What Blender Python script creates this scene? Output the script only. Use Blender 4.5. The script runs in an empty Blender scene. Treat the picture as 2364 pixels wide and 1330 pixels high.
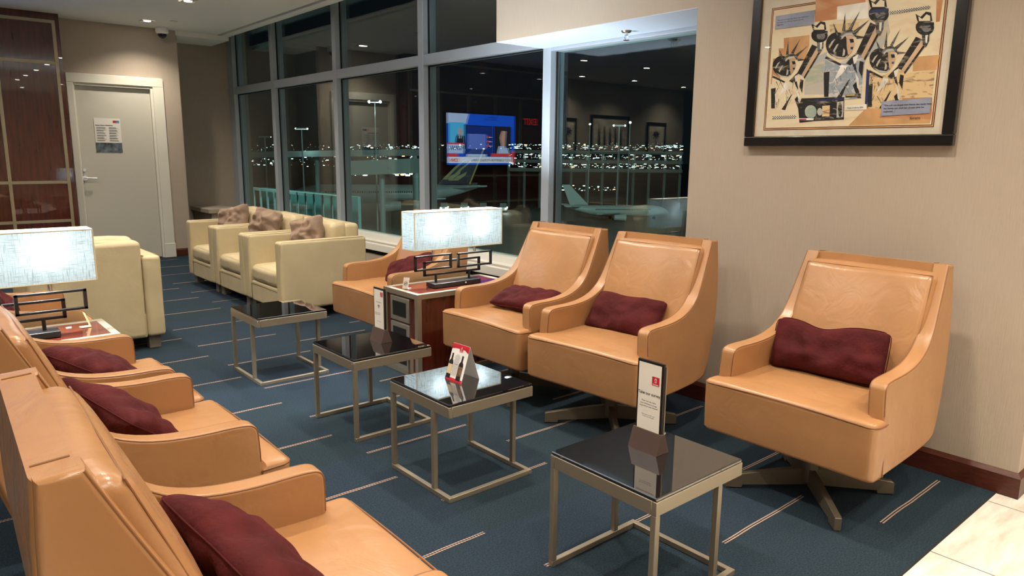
import bpy, bmesh, math, random
from mathutils import Vector, Matrix, noise, Euler
PI = math.pi
S = bpy.context.scene
COL = S.collection
random.seed(4)

# ------------------------------------------------------------------ camera maths
W_, H_ = 2364.0, 1330.0
F_ = 1669.3; YAW = math.radians(40.558); PIT = math.radians(10.506); ROL = math.radians(0.566); CH = 1.5
fw = Vector((math.sin(YAW)*math.cos(PIT), math.cos(YAW)*math.cos(PIT), -math.sin(PIT)))
r0 = Vector((math.cos(YAW), -math.sin(YAW), 0)); u0 = r0.cross(fw)
rt = r0*math.cos(ROL)+u0*math.sin(ROL); up = -r0*math.sin(ROL)+u0*math.cos(ROL)
cam = bpy.data.cameras.new('camera'); camo = bpy.data.objects.new('camera', cam); COL.objects.link(camo)
cam.sensor_fit = 'HORIZONTAL'; cam.sensor_width = 36; cam.lens = F_/W_*36; cam.clip_start = 0.05; cam.clip_end = 2000
M = Matrix((( rt.x, up.x, -fw.x, 0), (rt.y, up.y, -fw.y, 0), (rt.z, up.z, -fw.z, CH), (0,0,0,1)))
camo.matrix_world = M
S.camera = camo
def ray(px, py): return rt*(px-W_/2)-up*(py-H_/2)+fw*F_
def at(px, py, axis, val):
    d = ray(px, py); o = Vector((0,0,CH)); t = (val-o[axis])/d[axis]; return o+d*t

# ------------------------------------------------------------------ materials
def mat(name, col, rough=.5, metal=0., spec=.5, bump=0., bscale=40., var=0., vscale=3., stretch=None, coat=0., sheen=0., trans=0., bdist=.01, emit=None, estr=0.):
    m = bpy.data.materials.new(name); m.use_nodes = True
    nt = m.node_tree; b = nt.nodes['Principled BSDF']
    b.inputs['Base Color'].default_value = (*col, 1); b.inputs['Roughness'].default_value = rough
    b.inputs['Metallic'].default_value = metal; b.inputs['Specular IOR Level'].default_value = spec
    b.inputs['Coat Weight'].default_value = coat; b.inputs['Coat Roughness'].default_value = .08
    if sheen: b.inputs['Sheen Weight'].default_value = sheen; b.inputs['Sheen Tint'].default_value = (min(1,col[0]*3),min(1,col[1]*3),min(1,col[2]*3),1)
    if emit: b.inputs['Emission Color'].default_value = (*emit,1); b.inputs['Emission Strength'].default_value = estr
    tc = nt.nodes.new('ShaderNodeTexCoord'); mp = nt.nodes.new('ShaderNodeMapping')
    nt.links.new(tc.outputs['Object'], mp.inputs['Vector'])
    if stretch: mp.inputs['Scale'].default_value = stretch
    if bump:
        n = nt.nodes.new('ShaderNodeTexNoise'); n.inputs['Scale'].default_value = bscale; n.inputs['Detail'].default_value = 4
        nt.links.new(mp.outputs[0], n.inputs['Vector'])
        bp = nt.nodes.new('ShaderNodeBump'); bp.inputs['Strength'].default_value = bump; bp.inputs['Distance'].default_value = bdist
        nt.links.new(n.outputs['Fac'], bp.inputs['Height']); nt.links.new(bp.outputs[0], b.inputs['Normal'])
    if var:
        n = nt.nodes.new('ShaderNodeTexNoise'); n.inputs['Scale'].default_value = vscale; n.inputs['Detail'].default_value = 5
        nt.links.new(mp.outputs[0], n.inputs['Vector'])
        r = nt.nodes.new('ShaderNodeMapRange'); r.inputs[1].default_value = .3; r.inputs[2].default_value = .7
        r.inputs[3].default_value = 1-var; r.inputs[4].default_value = 1+var
        nt.links.new(n.outputs['Fac'], r.inputs[0])
        v = nt.nodes.new('ShaderNodeVectorMath'); v.operation = 'SCALE'; v.inputs[0].default_value = col
        nt.links.new(r.outputs[0], v.inputs['Scale']); nt.links.new(v.outputs[0], b.inputs['Base Color'])
    return m
def emis(name, col, s):
    m = bpy.data.materials.new(name); m.use_nodes = True; nt = m.node_tree
    for n in list(nt.nodes): nt.nodes.remove(n)
    e = nt.nodes.new('ShaderNodeEmission'); e.inputs[0].default_value = (*col,1); e.inputs[1].default_value = s
    o = nt.nodes.new('ShaderNodeOutputMaterial'); nt.links.new(e.outputs[0], o.inputs[0]); return m
def glassmat(name, tint, mult, rough=0.):
    m = bpy.data.materials.new(name); m.use_nodes = True; nt = m.node_tree
    for n in list(nt.nodes): nt.nodes.remove(n)
    t = nt.nodes.new('ShaderNodeBsdfTransparent'); t.inputs[0].default_value = (*tint,1)
    g = nt.nodes.new('ShaderNodeBsdfGlossy'); g.inputs['Roughness'].default_value = rough
    f = nt.nodes.new('ShaderNodeLayerWeight'); f.inputs[0].default_value = .5       # Schlick from the viewing angle, same from both sides
    pw = nt.nodes.new('ShaderNodeMath'); pw.operation = 'POWER'; pw.inputs[1].default_value = 5
    ma = nt.nodes.new('ShaderNodeMath'); ma.operation = 'MULTIPLY_ADD'; ma.inputs[1].default_value = .96; ma.inputs[2].default_value = .04
    nt.links.new(f.outputs['Facing'], pw.inputs[0]); nt.links.new(pw.outputs[0], ma.inputs[0]); f = ma
    k = nt.nodes.new('ShaderNodeMath'); k.operation = 'MULTIPLY'; k.use_clamp = True; k.inputs[1].default_value = mult
    x = nt.nodes.new('ShaderNodeMixShader'); o = nt.nodes.new('ShaderNodeOutputMaterial')
    nt.links.new(f.outputs[0], k.inputs[0]); nt.links.new(k.outputs[0], x.inputs[0])
    nt.links.new(t.outputs[0], x.inputs[1]); nt.links.new(g.outputs[0], x.inputs[2]); nt.links.new(x.outputs[0], o.inputs[0])
    return m

def leather(name, col, rough=.36):
    m = mat(name, col, rough, spec=.5, var=.06, vscale=5)
    nt = m.node_tree; b = nt.nodes['Principled BSDF']; tc = [n for n in nt.nodes if n.type == 'TEX_COORD'][0]
    v = nt.nodes.new('ShaderNodeTexVoronoi'); v.inputs['Scale'].default_value = 420
    n = nt.nodes.new('ShaderNodeTexNoise'); n.inputs['Scale'].default_value = 7; n.inputs['Detail'].default_value = 3; n.inputs['Distortion'].default_value = 1.2
    a = nt.nodes.new('ShaderNodeBump'); a.inputs['Strength'].default_value = .10; a.inputs['Distance'].default_value = .001
    c = nt.nodes.new('ShaderNodeBump'); c.inputs['Strength'].default_value = .28; c.inputs['Distance'].default_value = .012
    nt.links.new(tc.outputs['Object'], v.inputs['Vector']); nt.links.new(tc.outputs['Object'], n.inputs['Vector'])
    nt.links.new(v.outputs['Distance'], a.inputs['Height']); nt.links.new(n.outputs['Fac'], c.inputs['Height'])
    nt.links.new(c.outputs[0], a.inputs['Normal']); nt.links.new(a.outputs[0], b.inputs['Normal'])
    return m
ORANGE = leather('tan_leather', (.405,.205,.088), .27)
SEAM = mat('leather_seam', (.22,.095,.035), .5)
CREAM = leather('cream_leather', (.56,.46,.275), .42)
CSEAM = mat('cream_seam', (.30,.24,.13), .5)
VELVET = mat('maroon_velvet', (.062,.007,.008), .85, spec=.2, bump=.35, bscale=60, var=.28, vscale=9, sheen=.24)
TAUPEV = mat('taupe_velvet', (.25,.17,.12), .7, spec=.3, bump=.3, bscale=40, var=.22, vscale=9, sheen=.4)
BRONZE = mat('champagne_metal', (.36,.31,.235), .42, metal=.65, spec=.4)
BRONZED = mat('bronze_star_base', (.20,.17,.12), .45, metal=.6)
DGLASS = mat('black_glass', (.006,.004,.004), .02, spec=1., coat=1.); DGLASS.node_tree.nodes['Principled BSDF'].inputs['Coat IOR'].default_value = 1.9; DGLASS.node_tree.nodes['Principled BSDF'].inputs['Coat Roughness'].default_value = .01
WOODD = mat('dark_mahogany', (.085,.013,.006), .25, spec=.4, var=.35, vscale=5, stretch=(6,6,.6), coat=1.); WOODD.node_tree.nodes['Principled BSDF'].inputs['Coat Roughness'].default_value = .015
WOODB = mat('baseboard_wood', (.075,.018,.010), .35, var=.3, vscale=8, stretch=(3,3,20))
STRIP = mat('brass_strip', (.42,.36,.24), .35, metal=.5)
BLACKM = mat('black_metal', (.025,.022,.022), .35, metal=.5)
LAMPM = mat('gunmetal', (.05,.047,.045), .3, metal=.8)
CHROME = mat('chrome', (.75,.75,.75), .15, metal=1.)
WHITEP = mat('white_paint', (.80,.78,.72), .45)
FRAMEP = mat('door_frame_paint', (.74,.72,.63), .4)
DOORP = mat('door_paint', (.58,.56,.48), .42, bump=.05, bscale=200)
CEIL = mat('ceiling_paint', (.88,.86,.83), .85)
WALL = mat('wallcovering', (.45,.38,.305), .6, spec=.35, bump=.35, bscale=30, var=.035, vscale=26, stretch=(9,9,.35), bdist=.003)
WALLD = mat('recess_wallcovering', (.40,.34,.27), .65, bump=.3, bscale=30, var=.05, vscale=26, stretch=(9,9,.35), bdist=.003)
SILLW = mat('low_wall_paint', (.42,.35,.27), .6)
ALU = mat('window_aluminium', (.47,.53,.60), .38, metal=.2)
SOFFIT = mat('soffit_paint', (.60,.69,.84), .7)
DARK = mat('dark_gap', (.01,.01,.01), .9)
PLASTW = mat('white_plastic', (.75,.75,.75), .35)
PLASTB = mat('smoked_plastic', (.01,.01,.012), .08)
PAPER = mat('paper', (.80,.78,.72), .6)
PAPERW = mat('card_white', (.83,.82,.82), .5)
INK = mat('ink', (.02,.02,.02), .6)
INKG = mat('grey_ink', (.25,.25,.25), .6)
REDI = mat('red_ink', (.55,.015,.03), .5)
WHI = mat('white_ink', (.85,.85,.85), .5)
BLUEI = mat('blue_ink', (.02,.20,.45), .5)
BROWNP = mat('sign_holder', (.075,.048,.042), .4)
GLASSW = glassmat('window_glass', (.84,.93,.92), 2.1)
GLASSP = glassmat('picture_glass', (.97,.97,.97), .55)
PLUG = mat('brushed_plate', (.36,.33,.27), .35, metal=.6)
PLUGD = mat('socket_black', (.012,.014,.014), .3)
SHOE = mat('foot_block', (.17,.145,.11), .5)

# ------------------------------------------------------------------ mesh helpers
def bm_new(): return bmesh.new()
def obj(name, bm, m, parent=None, smooth=True, wn=True):
    me = bpy.data.meshes.new(name); bmesh.ops.recalc_face_normals(bm, faces=bm.faces[:]); bm.to_mesh(me); bm.free()
    mats = m if isinstance(m, (list,tuple)) else [m]
    for x in mats: me.materials.append(x)
    o = bpy.data.objects.new(name, me); COL.objects.link(o)
    if smooth:
        for p in me.polygons: p.use_smooth = True
        if wn:
            try: me.set_sharp_from_angle(angle=math.radians(38))
            except Exception: pass
    if smooth and wn and len(me.polygons) < 1500:
        w_ = o.modifiers.new('wn','WEIGHTED_NORMAL'); w_.keep_sharp = True; w_.weight = 90
    if parent: o.parent = parent
    return o
def tag(o, label, cat, group=None, kind=None):
    if label: o['label'] = label
    if cat: o['category'] = cat
    if group: o['group'] = group
    if kind: o['kind'] = kind
    return o
def thing(name, label, cat, loc=(0,0,0), rz=0., group=None):
    o = bpy.data.objects.new(name, None); COL.objects.link(o); o.empty_display_size = .1
    o.location = loc; o.rotation_euler = (0,0,rz); return tag(o, label, cat, group)
def struct(name, bm, m, smooth=False):
    o = obj(name, bm, m, None, smooth); o['kind'] = 'structure'; return o
def copy_tree(o, parent=None):
    c = o.copy(); COL.objects.link(c)
    if parent: c.parent = parent
    for ch in [x for x in bpy.data.objects if x.parent == o]: copy_tree(ch, c)
    return c
def bx(bm, x0,x1,y0,y1,z0,z1, bev=0., seg=2, mi=0):
    r = bmesh.ops.create_cube(bm, size=1.)
    vs = r['verts']
    for v in vs: v.co = Vector(((x0+x1)/2+v.co.x*(x1-x0), (y0+y1)/2+v.co.y*(y1-y0), (z0+z1)/2+v.co.z*(z1-z0)))
    fs = set(f for v in vs for f in v.link_faces)
    for f in fs: f.material_index = mi
    if bev:
        es = list(set(e for v in vs for e in v.link_edges))
        bmesh.ops.bevel(bm, geom=es, offset=bev, segments=seg, profile=.6, affect='EDGES')
    return bm
def box(*a, **k): return bx(bm_new(), *a, **k)
def cyl(bm, p0, p1, r, n=16, r2=None, mi=0, caps=True):
    p0 = Vector(p0); p1 = Vector(p1); d = (p1-p0); L = d.length; q = d.to_track_quat('Z','Y').to_matrix().to_4x4()
    r2 = r if r2 is None else r2
    res = bmesh.ops.create_cone(bm, cap_ends=caps, segments=n, radius1=r, radius2=r2, depth=L, matrix=Matrix.Translation((p0+p1)/2) @ q)
    for f in set(f for v in res['verts'] for f in v.link_faces): f.material_index = mi
    return bm
def tube(bm, pts, r, n=6, mi=0, closed=False):
    pts = [Vector(p) for p in pts]; N = len(pts); rings = []
    prev = None
    for i, p in enumerate(pts):
        a = pts[i-1] if i > 0 or closed else p; b = pts[(i+1) % N] if i < N-1 or closed else p
        t = (b-a).normalized() if (b-a).length > 1e-9 else Vector((0,0,1))
        if prev is None: s = t.orthogonal().normalized()
        else:
            s = prev - t*prev.dot(t); s = s.normalized() if s.length > 1e-6 else t.orthogonal().normalized()
        prev = s; w = t.cross(s)
        rings.append([bm.verts.new(p+(s*math.cos(2*PI*k/n)+w*math.sin(2*PI*k/n))*r) for k in range(n)])
    for i in range(N if closed else N-1):
        A = rings[i]; B = rings[(i+1) % N]
        for k in range(n):
            try: f = bm.faces.new((A[k],A[(k+1)%n],B[(k+1)%n],B[k])); f.material_index = mi
            except ValueError: pass
    return bm
def prism(bm, poly, fn0, fn1, bev=0., seg=2, mi=0):
    """poly: 2-D points; fn0/fn1 map (a,b) to the two end faces"""
    A = [bm.verts.new(fn0(*p)) for p in poly]; B = [bm.verts.new(fn1(*p)) for p in poly]; n = len(poly)
    fs = [bm.faces.new(A), bm.faces.new(B[::-1])]
    for i in range(n): fs.append(bm.faces.new((A[i],B[i],B[(i+1)%n],A[(i+1)%n])))
    for f in fs: f.material_index = mi
    if bev:
        es = [e for f in fs[:2] for e in f.edges]
        bmesh.ops.bevel(bm, geom=list(set(es)), offset=bev, segments=seg, profile=.6, affect='EDGES')
    return bm
def smooth_poly(pts, it=2, keep=()):
    """Chaikin corner cutting, closed; indices in keep stay sharp"""
    P = [(Vector(p), i in keep) for i, p in enumerate(pts)]
    for _ in range(it):
        Q = []; n = len(P)
        for i in range(n):
            p, kp = P[i]; nx, kn = P[(i+1)%n]; pv, _k = P[i-1]
            if kp: Q.append((p, True))
            else: Q.append((p.lerp(pv,.25), False)); Q.append((p.lerp(nx,.25), False))
        P = Q
    return [tuple(p) for p, _ in P]
def rbox(bm, c, h, r, n=8, bulge=(0,0,0), fn=None, mi=0, wob=0., seed=0.):
    """rounded box with a dense surface grid; bulge pushes each pair of faces out"""
    def ax(hh):
        rr = min(r, hh*.98); L = [-hh, -hh+rr*.12, -hh+rr*.4, -hh+rr*.75, -hh+rr]
        inner = [-(hh-rr)+(2*(hh-rr))*i/n for i in range(1,n)]
        return L+inner+[-x for x in L[::-1]]
    A = [ax(h[i]) for i in range(3)]; cache = {}
    def V(i,j,k):
        key = (i,j,k)
        if key in cache: return cache[key]
        p = Vector((A[0][i],A[1][j],A[2][k])); q = Vector([max(-(h[t]-min(r,h[t]*.98)), min(h[t]-min(r,h[t]*.98), p[t])) for t in range(3)])
        d = p-q
        if d.length > 1e-9:
            m_ = max(abs(d[t]) for t in range(3)); d = d.normalized()*min(r, m_ if m_ > 0 else r)
        p2 = q+d
        u = [max(-1,min(1,p[t]/h[t])) for t in range(3)]
        for t in range(3):
            a, b = (t+1)%3, (t+2)%3
            p2[t] += bulge[t]*u[t]*(1-u[a]**2)*(1-u[b]**2)
        if wob:
            nn = noise.noise_vector((p2+Vector((seed,seed*2,seed*3)))*7.); p2 += nn*wob
        p2 = p2+Vector(c)
        if fn: p2 = fn(p2)
        cache[key] = bm.verts.new(p2); return cache[key]
    nx, ny, nz = len(A[0]), len(A[1]), len(A[2])
    def quad(a,b,c_,d_):
        f = bm.faces.new((a,b,c_,d_)); f.material_index = mi
    for i in range(nx-1):
        for j in range(ny-1):
            for k in (0, nz-1): quad(V(i,j,k),V(i+1,j,k),V(i+1,j+1,k),V(i,j+1,k))
    for i in range(nx-1):
        for k in range(nz-1):
            for j in (0, ny-1): quad(V(i,j,k),V(i+1,j,k),V(i+1,j,k+1),V(i,j,k+1))
    for j in range(ny-1):
        for k in range(nz-1):
            for i in (0, nx-1): quad(V(i,j,k),V(i,j+1,k),V(i,j+1,k+1),V(i,j,k+1))
    return bm
FONT_CACHE = {}
def text_into(bm, s, size, org, ux, uy, align='LEFT', mi=0, bold=0., line=1.0, wfac=1.):
    cu = bpy.data.curves.new('t', 'FONT'); cu.body = s; cu.size = size; cu.align_x = align; cu.space_line = line
    cu.offset = bold; cu.resolution_u = 3
    ob = bpy.data.objects.new('t', cu); me = bpy.data.meshes.new_from_object(ob)
    ux = Vector(ux).normalized(); uy = Vector(uy).normalized(); org = Vector(org)
    vs = [bm.verts.new(org+ux*v.co.x*wfac+uy*v.co.y) for v in me.vertices]
    for p in me.polygons:
        try: f = bm.faces.new([vs[i] for i in p.vertices]); f.material_index = mi
        except ValueError: pass
    bpy.data.objects.remove(ob); bpy.data.curves.remove(cu); bpy.data.meshes.remove(me)
def flat(bm, pts, mi=0):
    f = bm.faces.new([bm.verts.new(p) for p in pts]); f.material_index = mi; return f
def rect(bm, o, ux, uy, x0,x1,y0,y1, mi=0):
    o = Vector(o); ux = Vector(ux); uy = Vector(uy)
    flat(bm, [o+ux*x0+uy*y0, o+ux*x1+uy*y0, o+ux*x1+uy*y1, o+ux*x0+uy*y1], mi)

# ================================================================== ROOM SHELL
# carpet (tiles .655 m, one stitched double line across each, alternating half offset)
def carpet_mat():
    m = mat('carpet', (.03,.05,.065), .95, spec=.1, bump=.5, bscale=260, bdist=.004)
    nt = m.node_tree; N = nt.nodes.new; L = nt.links.new; b = nt.nodes['Principled BSDF']
    g = N('ShaderNodeNewGeometry'); sx = N('ShaderNodeSeparateXYZ'); L(g.outputs['Position'], sx.inputs[0])
    def mth(op, a, b_=None, c=None):
        n = N('ShaderNodeMath'); n.operation = op
        for i, v in enumerate((a, b_, c)):
            if v is None: continue
            if isinstance(v, (int,float)): n.inputs[i].default_value = v
            else: L(v, n.inputs[i])
        return n.outputs[0]
    X = mth('DIVIDE', mth('SUBTRACT', sx.outputs[0], 1.68), .652)
    cx = mth('FLOOR', X); fx = mth('FRACT', X)
    par = mth('MULTIPLY', mth('FRACT', mth('MULTIPLY', cx, .5)), 2.)      # 0 or 1
    # col 0 (1.68): 1.77 ; col 1 (2.33): 1.42
    ph = mth('SUBTRACT', 1.775, mth('MULTIPLY', par, .33))
    Yr = mth('DIVIDE', mth('SUBTRACT', sx.outputs[1], ph), .661)
    wob = N('ShaderNodeTexNoise'); wob.inputs['Scale'].default_value = 3.; L(g.outputs['Position'], wob.inputs['Vector'])
    fy = mth('FRACT', mth('ADD', mth('ADD', Yr, .5), mth('MULTIPLY', mth('SUBTRACT', wob.outputs['Fac'], .5), .02)))
    dy = mth('MULTIPLY', mth('ABSOLUTE', mth('SUBTRACT', fy, .5)), .661)
    l1 = mth('MULTIPLY', mth('LESS_THAN', dy, .0085), mth('GREATER_THAN', dy, .0030))
    dash = mth('GREATER_THAN', mth('FRACT', mth('ADD', mth('MULTIPLY', sx.outputs[0], 75.), mth('MULTIPLY', sx.outputs[1], 60.))), .22)
    inx = mth('MULTIPLY', mth('GREATER_THAN', fx, .02), mth('LESS_THAN', fx, .98))
    line = mth('MULTIPLY', mth('MULTIPLY', l1, dash), inx)
    cell = N('ShaderNodeCombineXYZ'); L(cx, cell.inputs[0]); L(mth('FLOOR', mth('ADD', Yr, .5)), cell.inputs[1])
    wn = N('ShaderNodeTexWhiteNoise'); L(cell.outputs[0], wn.inputs['Vector'])
    half = mth('GREATER_THAN', fy, .5)
    cr = N('ShaderNodeMix'); cr.data_type = 'RGBA'; L(mth('MULTIPLY', mth('ADD', mth('MULTIPLY', wn.outputs['Value'], .7), mth('MULTIPLY', half, .3)), 1.), cr.inputs[0])
    cr.inputs[6].default_value = (.020,.033,.042,1); cr.inputs[7].default_value = (.021,.034,.052,1)
    fn = N('ShaderNodeTexNoise'); fn.inputs['Scale'].default_value = 150; fn.inputs['Detail'].default_value = 3; L(g.outputs['Position'], fn.inputs['Vector'])
    mr = N('ShaderNodeMapRange'); mr.inputs[1].default_value = .3; mr.inputs[2].default_value = .7; mr.inputs[3].default_value = .62; mr.inputs[4].default_value = 1.38; L(fn.outputs['Fac'], mr.inputs[0])
    vm = N('ShaderNodeVectorMath'); vm.operation = 'SCALE'; L(cr.outputs[2], vm.inputs[0]); L(mr.outputs[0], vm.inputs['Scale'])
    mx = N('ShaderNodeMix'); mx.data_type = 'RGBA'; L(line, mx.inputs[0]); L(vm.outputs[0], mx.inputs[6]); mx.inputs[7].default_value = (.50,.33,.24,1)
    L(mx.outputs[2], b.inputs['Base Color'])
    return m
def tile_mat():
    m = mat('stone_tile', (.62,.56,.47), .28, spec=.5)
    nt = m.node_tree; N = nt.nodes.new; L = nt.links.new; b = nt.nodes['Principled BSDF']
    g = N('ShaderNodeNewGeometry'); sx = N('ShaderNodeSeparateXYZ'); L(g.outputs['Position'], sx.inputs[0])
    def mth(op, a, b_=None):
        n = N('ShaderNodeMath'); n.operation = op
        for i, v in enumerate((a, b_)):
            if v is None: continue
            if isinstance(v, (int,float)): n.inputs[i].default_value = v
            else: L(v, n.inputs[i])
        return n.outputs[0]
    fx = mth('FRACT', mth('DIVIDE', mth('SUBTRACT', sx.outputs[0], 2.9235-.3275), .655)); fy = mth('FRACT', mth('DIVIDE', mth('SUBTRACT', sx.outputs[1], .25), 1.31))
    a = mth('LESS_THAN', mth('MULTIPLY', mth('ABSOLUTE', mth('SUBTRACT', fx, .5)), .655), .0022)
    c = mth('LESS_THAN', mth('MULTIPLY', mth('ABSOLUTE', mth('SUBTRACT', fy, .5)), 1.31), .0022)
    j = mth('MAXIMUM', a, c)
    mp = N('ShaderNodeMapping'); mp.inputs['Scale'].default_value = (1.2,5,1); L(g.outputs['Position'], mp.inputs['Vector'])
    n = N('ShaderNodeTexNoise'); n.inputs['Scale'].default_value = 2.5; n.inputs['Detail'].default_value = 8; n.inputs['Roughness'].default_value = .65; L(mp.outputs[0], n.inputs['Vector'])
    cr = N('ShaderNodeValToRGB'); cr.color_ramp.elements[0].position = .32; cr.color_ramp.elements[0].color = (.54,.49,.42,1); cr.color_ramp.elements[1].position = .6; cr.color_ramp.elements[1].color = (.80,.76,.68,1)
    L(n.outputs['Fac'], cr.inputs[0])
    mx = N('ShaderNodeMix'); mx.data_type = 'RGBA'; L(j, mx.inputs[0]); L(cr.outputs[0], mx.inputs[6]); mx.inputs[7].default_value = (.03,.03,.03,1); L(mx.outputs[2], b.inputs['Base Color'])
    return m
o = struct('floor', box(-9,7,-4,12,-.2,-.004), tile_mat())
o = obj('carpet', box(-9,3.72,.903,12,-.003,0), carpet_mat(), None, False); o['kind'] = 'structure'
o = obj('trim_1', box(-9,3.69,.897,.903,-.004,.001), DARK, None, False); o['kind'] = 'structure'

GX = 4.28
# ceiling with an air slot beside the windows
b = bm_new()
bx(b, -9,3.80, 4.5,12, 3.13,3.3); bx(b, 3.86,3.99, 4.5,12, 3.13,3.3); bx(b, -9,3.8, -4,4.5, 3.13,3.3); bx(b, 3.8,7, -4,2.6, 3.13,3.3)
struct('ceiling', b, CEIL)
struct('trim_2', box(3.795,3.865,4.5,12,3.2,3.32), DARK)
struct('trim_3', box(3.97,3.99,4.5,12,3.128,3.62), CEIL)
struct('trim_4', box(3.97,4.5,2.5,12,3.62,3.7), CEIL)
# right wall with picture, the bulkhead over the near window
b = bm_new()
bx(b, 3.71,4.6, .83,2.69, 0,3.7); bx(b, 3.71,4.2, 2.69,4.55, 2.354,3.7)
struct('wall_right', b, WALL)
struct('wall_right_return', box(4.6,7,.83,.95,0,3.2), WALL)
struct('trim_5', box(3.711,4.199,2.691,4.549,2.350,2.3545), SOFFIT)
def baseboard(name, pts):
    # pts: list of (x,y) along the wall foot, outward side given by normal list
    b = bm_new()
    for (x0,y0,x1,y1,nx,ny) in pts:
        prof = [(0,0),(.018,0),(.018,.095),(.004,.11),(0,.11)]
        prism(b, prof, lambda d,z: Vector((x0+nx*d-(.018 if nx==0 and nx0<0 else 0), y0+ny*d, z)) if False else Vector((x0+nx*d, y0+ny*d, z)), lambda d,z: Vector((x1+nx*d, y1+ny*d, z)))
    return struct(name, b, WOODB)
b = bm_new(); prof = [(0,0),(.018,0),(.018,.092),(.004,.112),(0,.112)]
prism(b, prof, lambda d,z: Vector((3.71-d, .83-d, z)), lambda d,z: Vector((3.71-d, 2.69, z)))
prism(b, prof, lambda d,z: Vector((3.71-d, .83-d, z)), lambda d,z: Vector((7, .83-d, z)))
struct('baseboard_right', b, WOODB)

# windows
MUL = [4.50, 6.36, 8.22, 10.08]
n = 0
for yc in MUL:
    n += 1; b = bm_new(); bx(b, 4.20,4.36, yc-.047,yc+.047, .3,3.7, .004, 1)
    bx(b, 4.262,4.275, yc-.060,yc+.060, .58,3.7, mi=1)
    o = struct('trim_%d' % (5+n), b, [ALU, DARK])
b = bm_new(); bx(b, 4.20,4.36, 11.55,11.78, .3,3.7, .004, 1); bx(b, 4.262,4.275, 11.54,11.55, .58,3.7, mi=1); struct('trim_10', b, [ALU, DARK])
b = bm_new(); bx(b, 4.205,4.36, 4.5,11.78, 2.365,2.468, .004, 1); bx(b, 4.262,4.275, 4.5,11.78, 2.352,2.365, mi=1); struct('trim_11', b, [ALU, DARK])
b = bm_new(); bx(b, 4.205,4.36, 2.69,4.5, 2.325,2.356, .004, 1); struct('trim_12', b, ALU)
b = bm_new(); bx(b, 4.20,4.36, 2.69,11.78, .40,.575, .006, 2); struct('trim_13', b, WHITEP)
b = bm_new(); bx(b, 3.98,4.25, 2.69,11.78, .44,.515, .006, 2); bx(b, 4.03,4.10, 2.75,11.7, .513,.517, mi=1); struct('window_sill', b, [WHITEP, SILLW])
b = bm_new(); bx(b, 4.01,4.36, 2.69,11.78, 0,.385); bx(b, 4.05,4.36, 2.69,11.78, .385,.44, mi=1); struct('wall_below_window', b, [SILLW, DARK])
edges = [2.69]+MUL+[11.6]
k = 0
for i in range(5):
    a, c = edges[i], edges[i+1]
    for z0, z1 in ((.57,2.37),(2.46,3.65)):
        if i == 0 and z0 > 2: continue
        k += 1; b = bm_new()
        for xx in (GX, GX+.022):
            flat(b, [(xx,a,z0),(xx,a,z1),(xx,c,z1),(xx,c,z0)])
        me = bpy.data.meshes.new('window'); b.to_mesh(me); b.free(); me.materials.append(GLASSW)
        o = bpy.data.objects.new('window_%d' % k, me); COL.objects.link(o); o['kind'] = 'structure'
# far walls
b = bm_new(); bx(b, 1.6,1.87, 11.0,11.2, 0,3.13); bx(b, 1.87,3.02, 11.0,11.2, 2.46,3.13); bx(b, 3.02,3.24, 11.0,11.2, 0,3.13); bx(b, 3.12,3.24, 11.2,11.8, 0,3.13)
bx(b, 1.7,3.2, 11.15,11.2, 0,2.6)
struct('wall_far', b, WALL)
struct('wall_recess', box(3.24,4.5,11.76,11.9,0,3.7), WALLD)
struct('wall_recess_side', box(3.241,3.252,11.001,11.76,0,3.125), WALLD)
struct('trim_14', box(3.24,3.97,11.0,11.76,3.07,3.13), CEIL)
b = bm_new(); prism(b, prof, lambda d,z: Vector((3.03, 11.-d, z)), lambda d,z: Vector((3.24+d, 11.-d, z))); struct('baseboard_far', b, WOODB)
struct('wall_far_left', box(-7.1,-1.9,11.7,11.9,0,3.13), WALL)
struct('wall_far_left_return', box(-7.2,-7.1,11.7,14,0,3.13), WALL)
struct('wall_left', box(-9.2,-9,-4,12,0,3.3), WALL)
struct('wall_back', box(-9,7,-4.2,-4,0,3.3), WALL)
struct('wall_hall', box(6.9,7.0,-4,.83,0,3.3), WALL)
# glossy wood panel wall with metal strips; TV hangs on it
b = bm_new(); bx(b, -2.0,1.80, 10.70,11.7, 0,3.13)
struct('wall_panel', b, WOODD)
b = bm_new()
for z in (3.03,2.545,1.80-.71+.005,.61): bx(b, -1.95,1.755, 10.692,10.70, z-.018,z+.018)
for x in (1.738,1.118,.50,-.12,-.74,-1.36,-1.93): bx(b, x-.018,x+.018, 10.690,10.70, 0,3.045 if x > 1.7 else 2.56)
struct('trim_15', b, STRIP)

# ---- door
b = bm_new()
def frame_piece(x0,x1,z0,z1): bx(b, x0,x1, 10.965,11.02, z0,z1, .006, 2)
frame_piece(1.86,1.935,0,2.354); frame_piece(2.885,3.022,0,2.354); frame_piece(1.86,3.022,2.354,2.47)
bx(b, 2.875,3.03, 10.955,11.02, 0,.20, .004,1)
bx(b, 2.855,2.89, 10.985,11.1, 0,2.36, .004,1); bx(b, 1.951,2.854, 10.985,11.1, 2.32,2.36, .004,1); bx(b, 1.93,1.95, 10.985,11.1, 0,2.36,.004,1)
struct('trim_16', b, FRAMEP)
d = thing('door_1', None, None, (2.40,11.03,0)); d['kind'] = 'structure'
o = obj('door_leaf', box(-.455,.455, 0,.045, .01,2.32, .003,1), DOORP, d)
b = bm_new(); cyl(b, (-.42,0,1.13),(-.42,-.012,1.13), .032, 24); cyl(b, (-.42,-.01,1.13),(-.42,-.06,1.13), .011, 16); cyl(b, (-.425,-.055,1.13),(-.29,-.055,1.127), .010, 16)
obj('door_handle', b, CHROME, d)
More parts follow.
